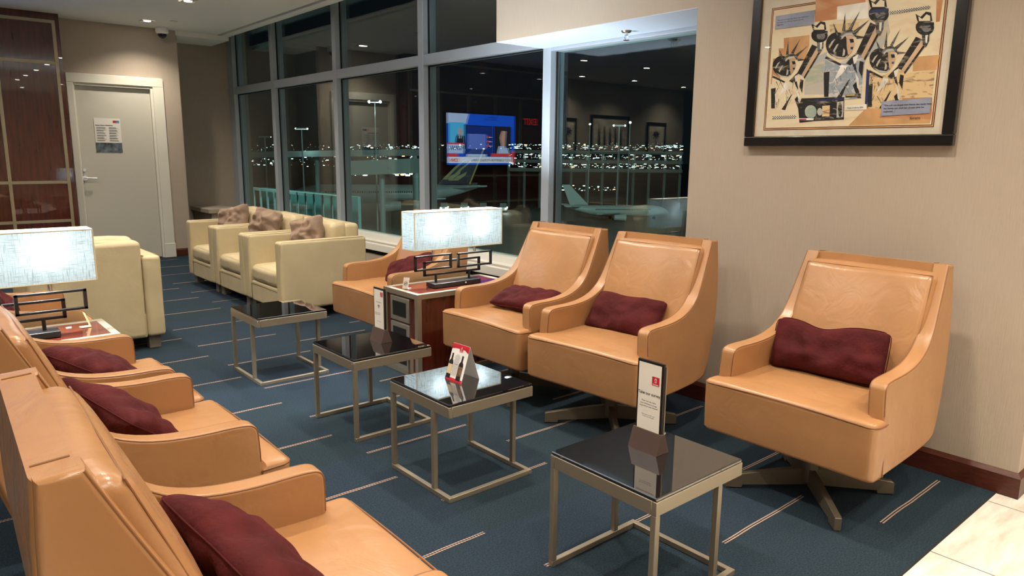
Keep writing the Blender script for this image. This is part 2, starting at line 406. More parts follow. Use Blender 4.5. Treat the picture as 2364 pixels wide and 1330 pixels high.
b = bm_new(); cyl(b, (-.42,0,1.235),(-.42,-.02,1.235), .022, 20); obj('lock_cylinder', b, CHROME, d)
# paper notice taped on the door
nt_ = thing('door_notice', 'printed notice with photo of planes taped to the grey door', 'notice', (2.145,11.026,1.47))
SKYB = mat('notice_photo', (.10,.13,.15), .5, var=.9, vscale=14)
nob = obj('sheet', box(0,.315,-.001,0,0,.445), PAPER, nt_, False)
b = bm_new(); rect(b, (0,-.0016,0), (1,0,0), (0,0,1), 0,.315,.0,.125); obj('photo', b, SKYB, nt_, False)
b = bm_new(); rect(b, (0,-.0018,0), (1,0,0), (0,0,1), .225,.262,.385,.418,0); rect(b, (0,-.0018,0), (1,0,0), (0,0,1), .262,.30,.385,.418,1); text_into(b, 'dnata', .014, (.264,-.0022,.396), (1,0,0),(0,0,1), mi=2)
obj('logo', b, [REDI, BLUEI, WHI], nt_, False)
b = bm_new(); text_into(b, 'Server Room Guidelines', .021, (.012,-.002,.345), (1,0,0),(0,0,1), bold=.0006)
for colx in (.02,.17):
    z = .325; i = 0
    while z > .14:
        rect(b, (0,-.002,0), (1,0,0), (0,0,1), colx, colx+.12-random.random()*.04, z, z+.0028, 1)
        i += 1; z -= .0062 if i % 4 else .015
obj('lettering', b, [INK, INKG], nt_, False)

# ================================================================== CEILING FITTINGS
LENS = emis('downlight_lens', (1,.93,.82), 45)
def make_downlight():
    t = thing('downlight', '', 'ceiling light')
    b = bm_new()
    for a in range(4):
        r = Matrix.Rotation(a*PI/2, 3, 'Z')
        vs = [(-.085,-.085,0),(.085,-.085,0),(.068,-.068,-.006),(-.068,-.068,-.006),(.058,-.058,.0),(-.058,-.058,.0)]
        V = [b.verts.new(r@Vector(v)) for v in vs]
        b.faces.new((V[0],V[1],V[2],V[3])); b.faces.new((V[3],V[2],V[4],V[5]))
    obj('trim_ring', b, CHROME, t, False)
    b = bm_new(); bx(b, -.06,.06,-.06,.06,-.0015,0); obj('reflector', b, CHROME, t, False)
    b = bm_new(); cyl(b, (0,0,-.0015),(0,0,-.005), .042, 24); obj('lens', b, LENS, t)
    l = bpy.data.lights.new('beam', 'SPOT'); l.energy = SPOT_W; l.color = WARM; l.spot_size = math.radians(130); l.spot_blend = .9; l.shadow_soft_size = .045
    lo = bpy.data.objects.new('beam', l); COL.objects.link(lo); lo.parent = t; lo.location = (0,0,-.02)
    return t
SPOT_W = 88; WARM = (1,.885,.725)
ROW = [(2.60,.15),(2.60,1.5),(2.60,3.0),(2.60,4.35),(2.62,5.75),(2.64,7.10),(2.739,8.76),(2.744,10.436)]
ROW2 = [(.95,.15),(.95,1.5),(.95,3.0),(.95,4.35),(.95,5.75),(.95,7.2),(.95,9.0)]
ROW3 = [(.4,-.7),(2.0,-.7),(3.6,-.5),(5.2,-.3),(3.0,-2.4),(6.2,-1.8),(-2.6,-.7),(-2.6,1.0),(-.96,9.26),(-2.84,11.13),(-2.6,9.2),(-3.0,6.2),(-1.0,6.2),(-4.3,10.93),(-6.3,11.08),(-1.0,3.0),(-3.4,3.0),(-6,6.5),(-6.,2.5),(-1.,-1.5),(1.6,-2.),(4.6,-1.6)]  # several over the tiles are added to brighten floor and, by bounce, ceiling
dl0 = None
for i, (x, y) in enumerate(ROW+ROW2+ROW3):
    if dl0 is None: o = dl0 = make_downlight()
    else: o = copy_tree(dl0)
    o.location = (x, y, 3.129); o['group'] = 'square recessed ceiling downlights'
    if (x,y) == (2.744,10.436): o['label'] = 'square recessed downlight lit beside the white dome camera'
    elif (x,y) == (2.739,8.76): o['label'] = 'square recessed downlight at the top edge, nearer than the dome camera'
    else: o['label'] = 'square recessed downlight out of view; some show in reflections, some are added to brighten the room'
t = thing('dome_camera', 'white dome security camera on ceiling corner above the door', 'security camera', (3.03,10.86,3.131))
b = bm_new(); cyl(b, (0,0,0),(0,0,-.065), .082, 32); cyl(b, (0,0,-.065),(0,0,-.085), .082, 32, .066); obj('housing', b, PLASTW, t)
b = bm_new(); bmesh.ops.create_uvsphere(b, u_segments=24, v_segments=14, radius=.056, matrix=Matrix.Translation((0,0,-.085))); obj('dome', b, PLASTB, t)
b = bm_new(); cyl(b, (3.005,10.229,3.13),(3.005,10.229,3.124), .045, 28); tag(obj('ceiling_sensor', b, WHITEP), 'small flat round disc on the ceiling beside the dome camera', 'sensor')
t = thing('fire_sprinkler', 'chrome fire sprinkler under the bluish white window soffit', 'sprinkler', (4.02,3.50,2.350))
b = bm_new(); cyl(b, (0,0,0),(0,0,-.012), .038, 28, .03); obj('escutcheon', b, CHROME, t)
b = bm_new(); cyl(b, (0,0,-.01),(0,0,-.03), .014, 16); tube(b, [(.012,0,-.03),(.016,0,-.045),(.008,0,-.06)], .003); tube(b, [(-.012,0,-.03),(-.016,0,-.045),(-.008,0,-.06)], .003); obj('frame', b, CHROME, t)
b = bm_new(); cyl(b, (0,0,-.06),(0,0,-.064), .022, 18); obj('deflector', b, CHROME, t)

# ================================================================== SWIVEL LOUNGE CHAIR  (faces +x, origin on the floor under its column)
X0 = .30
def shw(s, z): return .392-.030*s-.055*(z-.26)
SH = [(.095,.262),(.095,.595),(.105,.630),(.145,.642),(.30,.640),(.43,.655),(.53,.695),(.60,.765),(.65,.86),(.695,.95),(.738,1.040),(.803,1.036),(.814,.86),(.802,.66),(.745,.46),(.69,.33),(.63,.262)]
def resample(poly, step):
    out = []; n = len(poly)
    for i in range(n):
        a, b_ = Vector(poly[i]), Vector(poly[(i+1)%n]); L = (b_-a).length
        if L < 1e-6: continue
        k = max(1, int(L/step+.5))
        for j in range(k): out.append(tuple(a.lerp(b_, j/k)))
    return out
def inward(poly):
    n = len(poly); A = sum(poly[i][0]*poly[(i+1)%n][1]-poly[(i+1)%n][0]*poly[i][1] for i in range(n)); sg = 1 if A > 0 else -1; N_ = []
    for i in range(n):
        a, p, c = Vector(poly[i-1]), Vector(poly[i]), Vector(poly[(i+1)%n])
        d1 = (p-a).normalized(); d2 = (c-p).normalized(); m = Vector((-(d1.y+d2.y), d1.x+d2.x))*sg
        m.normalize(); k = max(.5, abs(m.dot(Vector((-d1.y,d1.x))))); N_.append(m/k)
    return N_
def shell_solid(b, poly, yo, yi, r, seg=4):
    """slab with rounded rims: yo/yi give the outer and inner y at (s,z)"""
    N_ = inward(poly); rows = []
    for side in (0,1):
        seq = range(seg+1) if side == 0 else range(seg,-1,-1)
        for k in seq:
            a = PI/2*k/seg; ins = r*(1-math.sin(a)); dy = r*(1-math.cos(a))     # k=0 on the flat face, k=seg on the rim
            row = []
            for p, n_ in zip(poly, N_):
                q = Vector(p)+n_*ins; y0_, y1_ = yo(q.x,q.y), yi(q.x,q.y); sg = 1 if y1_ > y0_ else -1
                y = y0_+sg*dy if side == 0 else y1_-sg*dy
                row.append(b.verts.new((X0-q.x, y, q.y)))
            rows.append(row)
    n = len(poly)
    for A, B in zip(rows, rows[1:]):
        for i in range(n): b.faces.new((A[i],A[(i+1)%n],B[(i+1)%n],B[i]))
    b.faces.new(rows[0]); b.faces.new(rows[-1][::-1]); return b
def seat_mesh():
    b = bm_new(); ht = .388; hi = .322; depth = .60; sT = .10
    ss = [0,.004,.010,.018,.03,.05,.07,.085,.10]+[.10+(.5)*i/14 for i in range(1,15)]
    yo = [ht,ht-.004,ht-.010,ht-.018,ht-.03,ht-.045]
    yi = [hi-.0,hi-.01,hi-.025,hi-.045,hi-.08]; n2 = 9
    ys = [-y for y in yo]+[-y for y in yi]+[-(hi-.08)+2*(hi-.08)*i/n2 for i in range(1,n2)]+yi[::-1]+yo[::-1]
    r = .020; zt = .497
    def inside(s, y): return (s <= sT+1e-6 and abs(y) <= ht+1e-6) or (abs(y) <= hi+1e-6 and s <= depth+1e-6)
    def hgt(s, y):
        d = s
        if s <= sT: d = min(d, ht-abs(y), (max(sT-s,0) if abs(y) > hi else math.hypot(sT-s, hi-abs(y)) if False else 9) )
        else: d = min(d, hi-abs(y)+.002)
        u = max(0, min(1, d/r)); e = r*(1-math.sqrt(max(0,1-(1-u)**2)))
        cr = .018*(1-(y/ht)**2)*math.sin(min(1,s/.42)*PI*.62+.15)
        wr = .004*noise.noise(Vector((s*9, y*5, 3.1)))+.003*noise.noise(Vector((s*26,y*7,1.)))*max(0,1-abs(y)*1.5)
        return zt-e+cr*min(1,u)+wr*u
    V = {}
    for i, s in enumerate(ss):
        for j, y in enumerate(ys):
            if not inside(s,y): continue
            x, yy = s, y
            if s < .03 and abs(y) > ht-.03:   # round the two front corners
                a = (.03-s)/.03; c = (abs(y)-(ht-.03))/.03; k = max(a,c)/max(1e-6, math.hypot(a,c)); x = .03-a*k*.03; yy = math.copysign(ht-.03+c*k*.03, y)
            V[i,j] = b.verts.new((X0-x, yy, hgt(s,y)))
    for i in range(len(ss)-1):
        for j in range(len(ys)-1):
            q = [(i,j),(i+1,j),(i+1,j+1),(i,j+1)]
            if all(k in V for k in q) and inside((ss[i]+ss[i+1])/2, (ys[j]+ys[j+1])/2): b.faces.new([V[k] for k in q])
    for v in [v for v in b.verts if not v.link_faces]: b.verts.remove(v)
    be = [e for e in b.edges if len(e.link_faces) == 1]
    prev_z = None
    for frac, inn in ((.03,0),(.35,0.),(.93,.004),(1.,.02)):
        r_ = bmesh.ops.extrude_edge_only(b, edges=be)
        vs = [g for g in r_['geom'] if isinstance(g, bmesh.types.BMVert)]; be = [g for g in r_['geom'] if isinstance(g, bmesh.types.BMEdge)]
        for v in vs:
            top = .48; v.co.z = top-(top-.258)*frac
            if inn: v.co.y *= (1-inn*.6); v.co.x -= inn*.6 if v.co.x > .1 else 0
    f = bmesh.ops.contextual_create(b, geom=be)
    return b
def make_chair():
    t = thing('swivel_chair', '', 'chair')
    obj('seat', seat_mesh(), ORANGE, t)
    b = bm_new()
    ht=.388
    pts = [(X0-.10,-ht-.001,.481),(X0-.03,-ht-.001,.483),(X0-.009,-ht+.009,.483),(X0+.001,-ht+.03,.483)]
    pts += [(X0+.001, -ht+.03+(2*ht-.06)*i/16, .483+.008*math.sin(PI*i/16)) for i in range(1,16)]
    pts += [(p[0],-p[1],p[2]) for p in pts[3::-1]]
    tube(b, pts, .0030); o = obj('piping', b, SEAM, [c for c in bpy.data.objects if c.parent == t and c.name.startswith('seat')][-1])
    poly = resample(smooth_poly(SH, 2, keep=(0,10,11)), .03)
    for sgn in (1,-1):
        b = bm_new()
        shell_solid(b, poly, lambda s,z: sgn*shw(s,z), lambda s,z: sgn*(shw(s,z)-.068), .012)
        a = obj('armrest', b, ORANGE, t)
        b = bm_new()
        n_ = len(poly); NN_ = inward(poly); cen = [Vector(p)+q_*.0040 for p, q_ in zip(poly, NN_)]
        kt = min(range(n_), key=lambda k: (poly[k][0]-.738)**2+(poly[k][1]-1.04)**2)
        st = min(range(n_), key=lambda k: (poly[k][0]-.095)**2+(poly[k][1]-.50)**2)
        seq = cen[min(st,kt):max(st,kt)+1]
        for yo_ in (.0040, .0640): tube(b, [(X0-q_.x, sgn*(shw(q_.x,q_.y)-yo_), q_.y) for q_ in seq], .0028)
        tube(b, [(X0-.093, sgn*(shw(.095,.47)+.0005), .475), (X0-.094, sgn*(shw(.095,.265)+.0005), .265)], .0028)
        obj('piping', b, SEAM, a)
    BK = [(.60,.262),(.66,.285),(.70,.34),(.752,.46),(.808,.66),(.820,.86),(.808,1.036),(.745,1.041),(.72,.88),(.66,.65),(.58,.45),(.50,.27)]
    pb = resample(smooth_poly(BK, 2, keep=(6,7)), .04)
    b = bm_new(); shell_solid(b, pb, lambda s,z: shw(s,z)-.012, lambda s,z: -shw(s,z)+.012, .014)
    bk = obj('back_shell', b, ORANGE, t)
    b = bm_new(); tube(b, [(X0-.750, y, 1.0375) for y in (-.29,-.1,.1,.29)], .0026); tube(b, [(X0-.803, y, 1.0325) for y in (-.29,-.1,.1,.29)], .0026)
    for sg in (1,-1): tube(b, [(X0-.75,sg*.262,1.0412),(X0-.802,sg*.262,1.037)], .0022)
    obj('piping', b, SEAM, bk)
    def bend(p):
        h = (p.z+.27)/.54       # 0 bottom .. 1 top
        s = .545+.195*max(0,h)**1.15; return Vector((X0-s+p.x, p.y*(1-.03*h), .475+.530*h))
    b = bm_new(); rbox(b, (0,0,0), (.062,.306,.268), .034, 10, (.016,0,.004), bend, wob=.0035, seed=2.)
    cu = obj('back_cushion', b, ORANGE, t)
    b = bm_new()
    loop = []
    for a_, b_ in ((-1,-1),(-1,1),(1,1),(1,-1)): loop.append((a_*.2955, b_*.2575))
    L = []
    for i in range(4):
        p, q = loop[i], loop[(i+1)%4]
        for k in range(12): L.append((p[0]+(q[0]-p[0])*k/12, p[1]+(q[1]-p[1])*k/12))
    tube(b, [bend(Vector((.0520, y, z))) for y,z in L], .0021, closed=True)
    obj('piping', b, SEAM, cu)
    b = bm_new(); cyl(b, (0,0,.05),(0,0,.28), .036, 20); cyl(b, (0,0,.24),(0,0,.262), .13, 20); obj('column', b, BRONZED, t)
    for k in range(4):
        a = PI/4+k*PI/2; b = bm_new()
        poly2 = [(.0,.035),(.0,.115),(.12,.100),(.365,.062),(.372,.055),(.372,.004),(.30,.004),(.30,.022),(.12,.028)]
        R = Matrix.Rotation(a, 3, 'Z')
        prism(b, poly2, lambda s,z: R@Vector((s,.014,z)), lambda s,z: R@Vector((s,-.014,z)), .002, 1)
        obj('leg', b, BRONZED, t)
    return t
CG = 'tan leather swivel lounge chairs'
chairs = [  # x, y, rot deg, label
 (3.045,1.46,180,'tan leather swivel chair nearest the camera on the right, under the big framed picture'),
 (2.97,2.60,184,'tan leather swivel chair behind the survey sign, against the right window corner'),
 (2.95,3.42,180,'tan leather swivel chair right of the side table, its cushion lying flat'),
 (2.86,4.80,180,'tan leather swivel chair behind the bright lamp, next to the cream armchairs'),
 (.622,1.47,-2,'tan leather swivel chair nearest the camera at lower left, seen from its back'),
 (.62,2.58,0,'tan leather swivel chair in the left row, second from the bottom edge'),
 (.60,3.39,0,'tan leather swivel chair in the left row, just before the left lamp table'),
 (.55,4.86,0,'tan leather swivel chair beyond the left lamp, mostly hidden by it'),
]
c0 = make_chair()
for i, (x, y, r, lab) in enumerate(chairs):
    o = c0 if i == 0 else copy_tree(c0)
    o.location = (x, y, 0); o.rotation_euler = (0,0,math.radians(r)); o['label'] = lab; o['group'] = CG
# one more chair just poking in at the far lower left
o = copy_tree(c0); o.location = (.62,.36,0); o.rotation_euler = (0,0,0); o['group'] = CG; o['label'] = 'tan leather swivel chair cut off at the lower left corner, only an edge showing'

# ------------------------------------------------------------------ pillows
def pillow(name, w, h, t, m, seed, loc, rot, label, cat, group, crease=.02, sag=0.):
    b = bm_new(); n = 30; V = {}
    for side in (1,-1):
        for i in range(n+1):
            for j in range(n+1):
                u = -1+2*i/n; v = -1+2*j/n
                if side == -1 and (i in (0,n) or j in (0,n)): V[side,i,j] = V[1,i,j]; continue
                e = max(0,(1-abs(u)**3.2)*(1-abs(v)**3.2))**.5
                rc = 1-.10*(u*u*v*v)**4
                x = w/2*u*(1-.03*(1-v*v)*abs(u)**3)*rc; y = h/2*v*(1-.05*(1-u*u)*abs(v)**3)*rc
                p = Vector((x, y, 0)); q = p*9+Vector((seed*3.1,seed,side*2.))
                nz = noise.noise(q)*crease*1.1+noise.noise(q*2.3)*crease*.6
                # radiating creases near the seams
                nz += crease*.45*math.sin((u*7+seed)*1.7)*abs(v)**2*e+crease*.45*math.sin((v*5+seed*2)*2.)*abs(u)**2*e
                fold = math.exp(-((u+.18-.12*v)/.09)**2)*max(0,v)*.35+math.exp(-((u-.45+.2*v)/.07)**2)*max(0,-v)*.25
                z = side*(t/2*e)*(1-fold)+nz*e
                y -= sag*(math.exp(-((u+.15)/.35)**2))*(.5+.5*v)
                V[side,i,j] = b.verts.new((x+noise.noise(q*.8)*crease*.5, y+noise.noise(q*.7+Vector((5,5,5)))*crease*.5, z))
    for side in (1,-1):
        for i in range(n):
            for j in range(n):
                f = [V[side,i,j],V[side,i+1,j],V[side,i+1,j+1],V[side,i,j+1]]
                b.faces.new(f if side == 1 else f[::-1])
    o = obj(name, b, m); o.location = loc; o.rotation_euler = rot
    for md in (0,):
        s = o.modifiers.new('sub', 'SUBSURF'); s.levels = 1; s.render_levels = 1
    b = bm_new()
    for e_ in range(4):
        pass
    L = [V_ for V_ in ()]
    pts = []
    rim = [(i,0) for i in range(n)]+[(n,j) for j in range(n)]+[(n-i,n) for i in range(n)]+[(0,n-j) for j in range(n)]
    me = o.data
    idx = {}
    # vertices were created in order side 1 first
    for (i,j) in rim: pts.append(me.vertices[i*(n+1)+j].co.copy())
    tube(b, pts, .0022, closed=True)
    obj('seam_piping', b, m, o)
    tag(o, label, cat, group); return o
def face_rot(normal, updir):
    """rotation whose local z is normal and local y is updir"""
    z = Vector(normal).normalized(); y = Vector(updir); y = (y-z*y.dot(z)).normalized(); x = y.cross(z)
    return Matrix((x,y,z)).transposed().to_euler()
PG = 'maroon velvet lumbar cushions'
def pil(seed, loc, nrm, upd, label, w=.50, h=.25, t=.11, sag=0.):
    return pillow('lumbar_cushion', w, h, t, VELVET, seed, loc, face_rot(nrm, upd), label, 'cushion', PG, sag=sag)
pil(1, (3.19,1.50,.63), (-1,0,.36), (.3,.05,1), 'maroon velvet cushion leaning upright in the nearest right hand chair', .54,.25,.13, .028)
pil(2, (3.13,2.66,.600), (-1,-.05,.75), (.75,.05,1), 'maroon velvet cushion leaning in the chair behind the survey sign', .50,.25,.11)
pil(3, (3.03,3.40,.585), (-.35,.0,1), (1,.1,.35), 'maroon velvet cushion lying almost flat in the chair right of the lamp table', .48,.25,.11)
pil(4, (2.98,4.72,.605), (-1,-.1,.7), (.6,.5,1), 'maroon velvet cushion in the chair behind the bright lamp', .46,.25,.11)
pil(5, (.53,1.53,.595), (.8,0,1), (-.9,-.25,.8), 'maroon velvet cushion in the nearest left chair, cut by the bottom edge', .52,.26,.12)
pil(6, (.52,2.68,.605), (.8,.1,1), (-.9,-.35,.7), 'maroon velvet cushion in the second left chair from the bottom edge', .48,.26,.12)
pil(7, (.57,3.36,.60), (.45,.1,1), (-.9,-.3,.4), 'maroon velvet cushion in the left chair just before the lamp table', .46,.27,.13)
pil(8, (.40,4.88,.64), (1,0,.6), (-.5,0,1), 'maroon velvet cushion behind the left lamp', .46,.26,.11)

# ================================================================== CREAM ARMCHAIRS (face +x, origin floor centre)
def make_cream():
    t = thing('cream_armchair', '', 'armchair')
    hw = .435; hd = .425
    for sg in (1,-1):
        b = bm_new(); rbox(b, (0, sg*(hw-.065), .41), (hd,.064,.31), .028, 8, (0,.002,0), wob=.0015, seed=3+sg)
        a = obj('armrest', b, CREAM, t)
        b = bm_new()
        for q in (.052,-.052): tube(b, [(hd-.012,sg*(hw-.065)+q,.14),(hd-.006,sg*(hw-.065)+q,.69),(hd-.02,sg*(hw-.065)+q,.714),(-hd+.03,sg*(hw-.065)+q,.7195)], .0025)
        obj('piping', b, CSEAM, a)
    b = bm_new(); rbox(b, (0,0,.19), (hd-.015,hw-.128,.095), .015, 5); fr = obj('front_panel', b, CREAM, t)
    b = bm_new(); tube(b, [(hd-.012,-hw+.13,.13),(hd-.012,-hw+.13,.26),(hd-.012,0,.262),(hd-.012,hw-.13,.26),(hd-.012,hw-.13,.13)], .0025); obj('piping', b, CSEAM, fr)
    b = bm_new(); rbox(b, (.08,0,.365), (hd-.09,hw-.135,.075), .045, 8, (.01,0,.035), wob=.006, seed=9); se = obj('seat_cushion', b, CREAM, t)
    b = bm_new(); tube(b, [(hd-.06+.01,y,.405+.012*(1-(y/.3)**2)) for y in (-.29,-.2,-.1,0,.1,.2,.29)], .003); obj('piping', b, CSEAM, se)
    b = bm_new(); rbox(b, (-hd+.075,0,.465), (.073,hw-.131,.37), .035, 7, (0,0,.006), wob=.002, seed=4); bk = obj('backrest', b, CREAM, t)
    b = bm_new(); tube(b, [(-hd+.03,-.30,.805),(-hd+.03,-.28,.828),(-hd+.03,0,.838),(-hd+.03,.28,.828),(-hd+.03,.30,.805)], .0025); obj('piping', b, CSEAM, bk)
    def lean(p): return Vector((p.x-.10*(p.z-.45), p.y, p.z))
    b = bm_new(); rbox(b, (-hd+.235,0,.64), (.085,hw-.137,.215), .055, 9, (.03,0,.018), lean, wob=.008, seed=6); bc = obj('back_cushion', b, CREAM, t)
    b = bm_new(); tube(b, [lean(Vector((-hd+.235+.06,y,.833-.02*(y/.3)**4+.012))) for y in [-.28+.56*i/10 for i in range(11)]], .0028); obj('piping', b, CSEAM, bc)
    for sx in (1,-1):
        for sy in (1,-1):
            b = bm_new(); bx(b, sx*(hd-.09)-.04,sx*(hd-.09)+.04, sy*(hw-.075)-.042,sy*(hw-.075)+.042, 0,.105, .003,1); obj('foot', b, SHOE, t)
    return t
AG = 'cream leather tub armchairs'
ac0 = make_cream()
CRE = [(2.955,6.51,180,'cream leather armchair by the window, nearest of the row, behind the first glass table'),
 (2.955,7.395,180,'cream leather armchair by the window, middle of the row of three'),
 (2.955,8.28,180,'cream leather armchair by the window, farthest of the row, nearest the door'),
 (1.07,6.28,90,'cream leather armchair with its back to the camera, beside the aisle on the left'),
 (.02,6.28,90,'cream leather armchair with its back to the camera, hidden behind the left lamp')]
for i, (x,y,r,lab) in enumerate(CRE):
    o = ac0 if i == 0 else copy_tree(ac0)
    o.location = (x,y,0); o.rotation_euler = (0,0,math.radians(r)); o['label'] = lab; o['group'] = AG
TP = 'crumpled taupe velvet pillows'
def tp(seed, loc, nrm, upd, lab): return pillow('throw_pillow', .38,.38,.16, TAUPEV, seed, loc, face_rot(nrm,upd), lab, 'cushion', TP, crease=.048)
tp(11, (2.93,6.42,.715), (-.9,-.35,.35), (.3,.38,1), 'smooth taupe velvet pillow on the nearest cream armchair by the window')
tp(12, (2.93,7.38,.73), (-.9,-.4,.3), (.2,-.15,1), 'crumpled taupe velvet pillow on the middle cream armchair of the row')
tp(13, (2.92,8.28,.705), (-.8,-.55,.4), (.3,.5,1), 'dark crumpled taupe velvet pillow on the farthest cream armchair of the row')

# ================================================================== NESTING GLASS TABLES
def make_table():
    t = thing('glass_table', '', 'table'); a = .24; th = .020
    b = bm_new()
    bx(b, -a,a,-a,-a+.02,.388,.436,.0015,1); bx(b, -a,a,a-.02,a,.388,.436,.0015,1); bx(b, -a,-a+.02,-a+.02,a-.02,.388,.436,.0015,1); bx(b, a-.02,a,-a+.02,a-.02,.388,.436,.0015,1)
    bx(b, -a+.02,a-.02,-a+.02,a-.02,.425,.434)
    obj('apron', b, BRONZE, t)
    b = bm_new(); bx(b, -a+.002,a-.002,-a+.002,a-.002,.437,.449,.003,1); obj('glass_top', b, DGLASS, t, False)
    # open side of the base is -x
    b = bm_new(); bx(b, -a,a,-a,-a+.022,0,.022,.0015,1); bx(b, -a,a,a-.022,a,0,.022,.0015,1); bx(b, a-.022,a,-a+.022,a-.022,0,.022,.0015,1); obj('base_frame', b, BRONZE, t)
    for sx, sy in ((-1,-1),(-1,1),(.42,-1),(.42,1)):
        x = -a if sx == -1 else a*.42; y0 = -a if sy == -1 else a-.022
        b = bm_new(); bx(b, x,x+.022,y0,y0+.022,.022,.388,.0015,1); obj('leg', b, BRONZE, t)
    return t
TG = 'small square tables with black glass tops and bronze frames'
TB = [(1.93,4.71,90,'square black glass table before the nearest cream window armchair, nothing on it'),
 (1.955,3.49,0,'square black glass table carrying the tall white wifi sign'),
 (1.94,2.63,90,'square black glass table with the wine tent card and lamp reflection on it'),
 (1.945,1.53,0,'square black glass table nearest the camera carrying the survey sign')]
tb0 = make_table()
for i, (x,y,r,lab) in enumerate(TB):
    o = tb0 if i == 0 else copy_tree(tb0)
    # tables 1 and 3 are open towards +y, tables 2 and 4 towards -x
    o.location = (x,y,0); o.rotation_euler = (0,0,math.radians(-90 if r == 90 else 0)); o['label'] = lab; o['group'] = TG

# ================================================================== SIDE TABLES + LAMPS
def make_side():   # front faces -x ; x 0..L
    t = thing('side_table', '', 'side table'); Lx = .86; hy = .215; H = .58
    b = bm_new(); bx(b, .014,Lx-.014,-hy+.012,hy-.012,.03,H-.03); obj('cabinet_body', b, WOODD, t)
    b = bm_new()
    for x in (0,Lx-.035):
        for y in (-hy,hy-.035): bx(b, x,x+.035,y,y+.035,0,H-.035,.001,1)
    for y in (-hy,hy-.035): bx(b, .035,Lx-.035,y,y+.035,0,.03); bx(b, 0,Lx,y,y+.035,H-.035,H,.001,1)
    for x in (0,Lx-.035): bx(b, x,x+.035,-hy+.035,hy-.035,0,.03); bx(b, x,x+.035,-hy+.035,hy-.035,H-.035,H,.001,1)
    obj('metal_frame', b, BRONZE, t)
    b = bm_new(); bx(b, .035,Lx-.035,-hy+.035,hy-.035,H-.03,H-.003); obj('wood_top', b, WOODD, t)
    for i, z in enumerate((.365,.185,.03)):
        b = bm_new(); y0, y1 = -.105,.130
        bx(b, .002,.016,y0,y1,z,z+.165,.002,1); pl = obj('outlet_plate', b, PLUG, t)
        b = bm_new(); bx(b, -.001,.004,y0+.035,y1-.035,z+.035,z+.135); obj('socket', b, PLUGD, pl)
    return t
s0 = make_side()
s0.location = (2.56,4.165,0); tag(s0, 'dark wood side table with silver edges and outlet plates under the right lamp', 'side table', 'wood and metal side tables')
s1 = copy_tree(s0); s1.location = (.815,4.235,0); s1.rotation_euler = (0,0,PI); tag(s1, 'dark wood side table under the left lamp between tan chairs', 'side table', 'wood and metal side tables')

def shade_mat():
    m = bpy.data.materials.new('linen_shade'); m.use_nodes = True; nt = m.node_tree
    for n in list(nt.nodes): nt.nodes.remove(n)
    N = nt.nodes.new; L = nt.links.new
    tc = N('ShaderNodeTexCoord'); outs = []
    for sc in ((220,220,14),(14,14,220)):
        mp = N('ShaderNodeMapping'); mp.inputs['Scale'].default_value = sc; L(tc.outputs['Object'], mp.inputs['Vector'])
        n = N('ShaderNodeTexNoise'); n.inputs['Scale'].default_value = 1.; n.inputs['Detail'].default_value = 3; L(mp.outputs[0], n.inputs['Vector']); outs.append(n.outputs['Fac'])
    a = N('ShaderNodeMath'); a.operation = 'MAXIMUM'; L(outs[0], a.inputs[0]); L(outs[1], a.inputs[1])
    cr = N('ShaderNodeValToRGB'); cr.color_ramp.elements[0].position = .52; cr.color_ramp.elements[0].color = (.72,.78,.80,1); cr.color_ramp.elements[1].position = .68; cr.color_ramp.elements[1].color = (.34,.38,.38,1); L(a.outputs[0], cr.inputs[0])
    d = N('ShaderNodeBsdfDiffuse'); tr = N('ShaderNodeBsdfTranslucent'); L(cr.outputs[0], d.inputs[0]); L(cr.outputs[0], tr.inputs[0])
    x = N('ShaderNodeMixShader'); x.inputs[0].default_value = .6; o = N('ShaderNodeOutputMaterial'); L(d.outputs[0], x.inputs[1]); L(tr.outputs[0], x.inputs[2]); L(x.outputs[0], o.inputs[0])
    return m
SHADE = shade_mat(); EDGE = mat('shade_trim', (.72,.62,.40), .7)
BULB = emis('bulb_glow', (.9,.97,1), 90)
BULB_W = 66
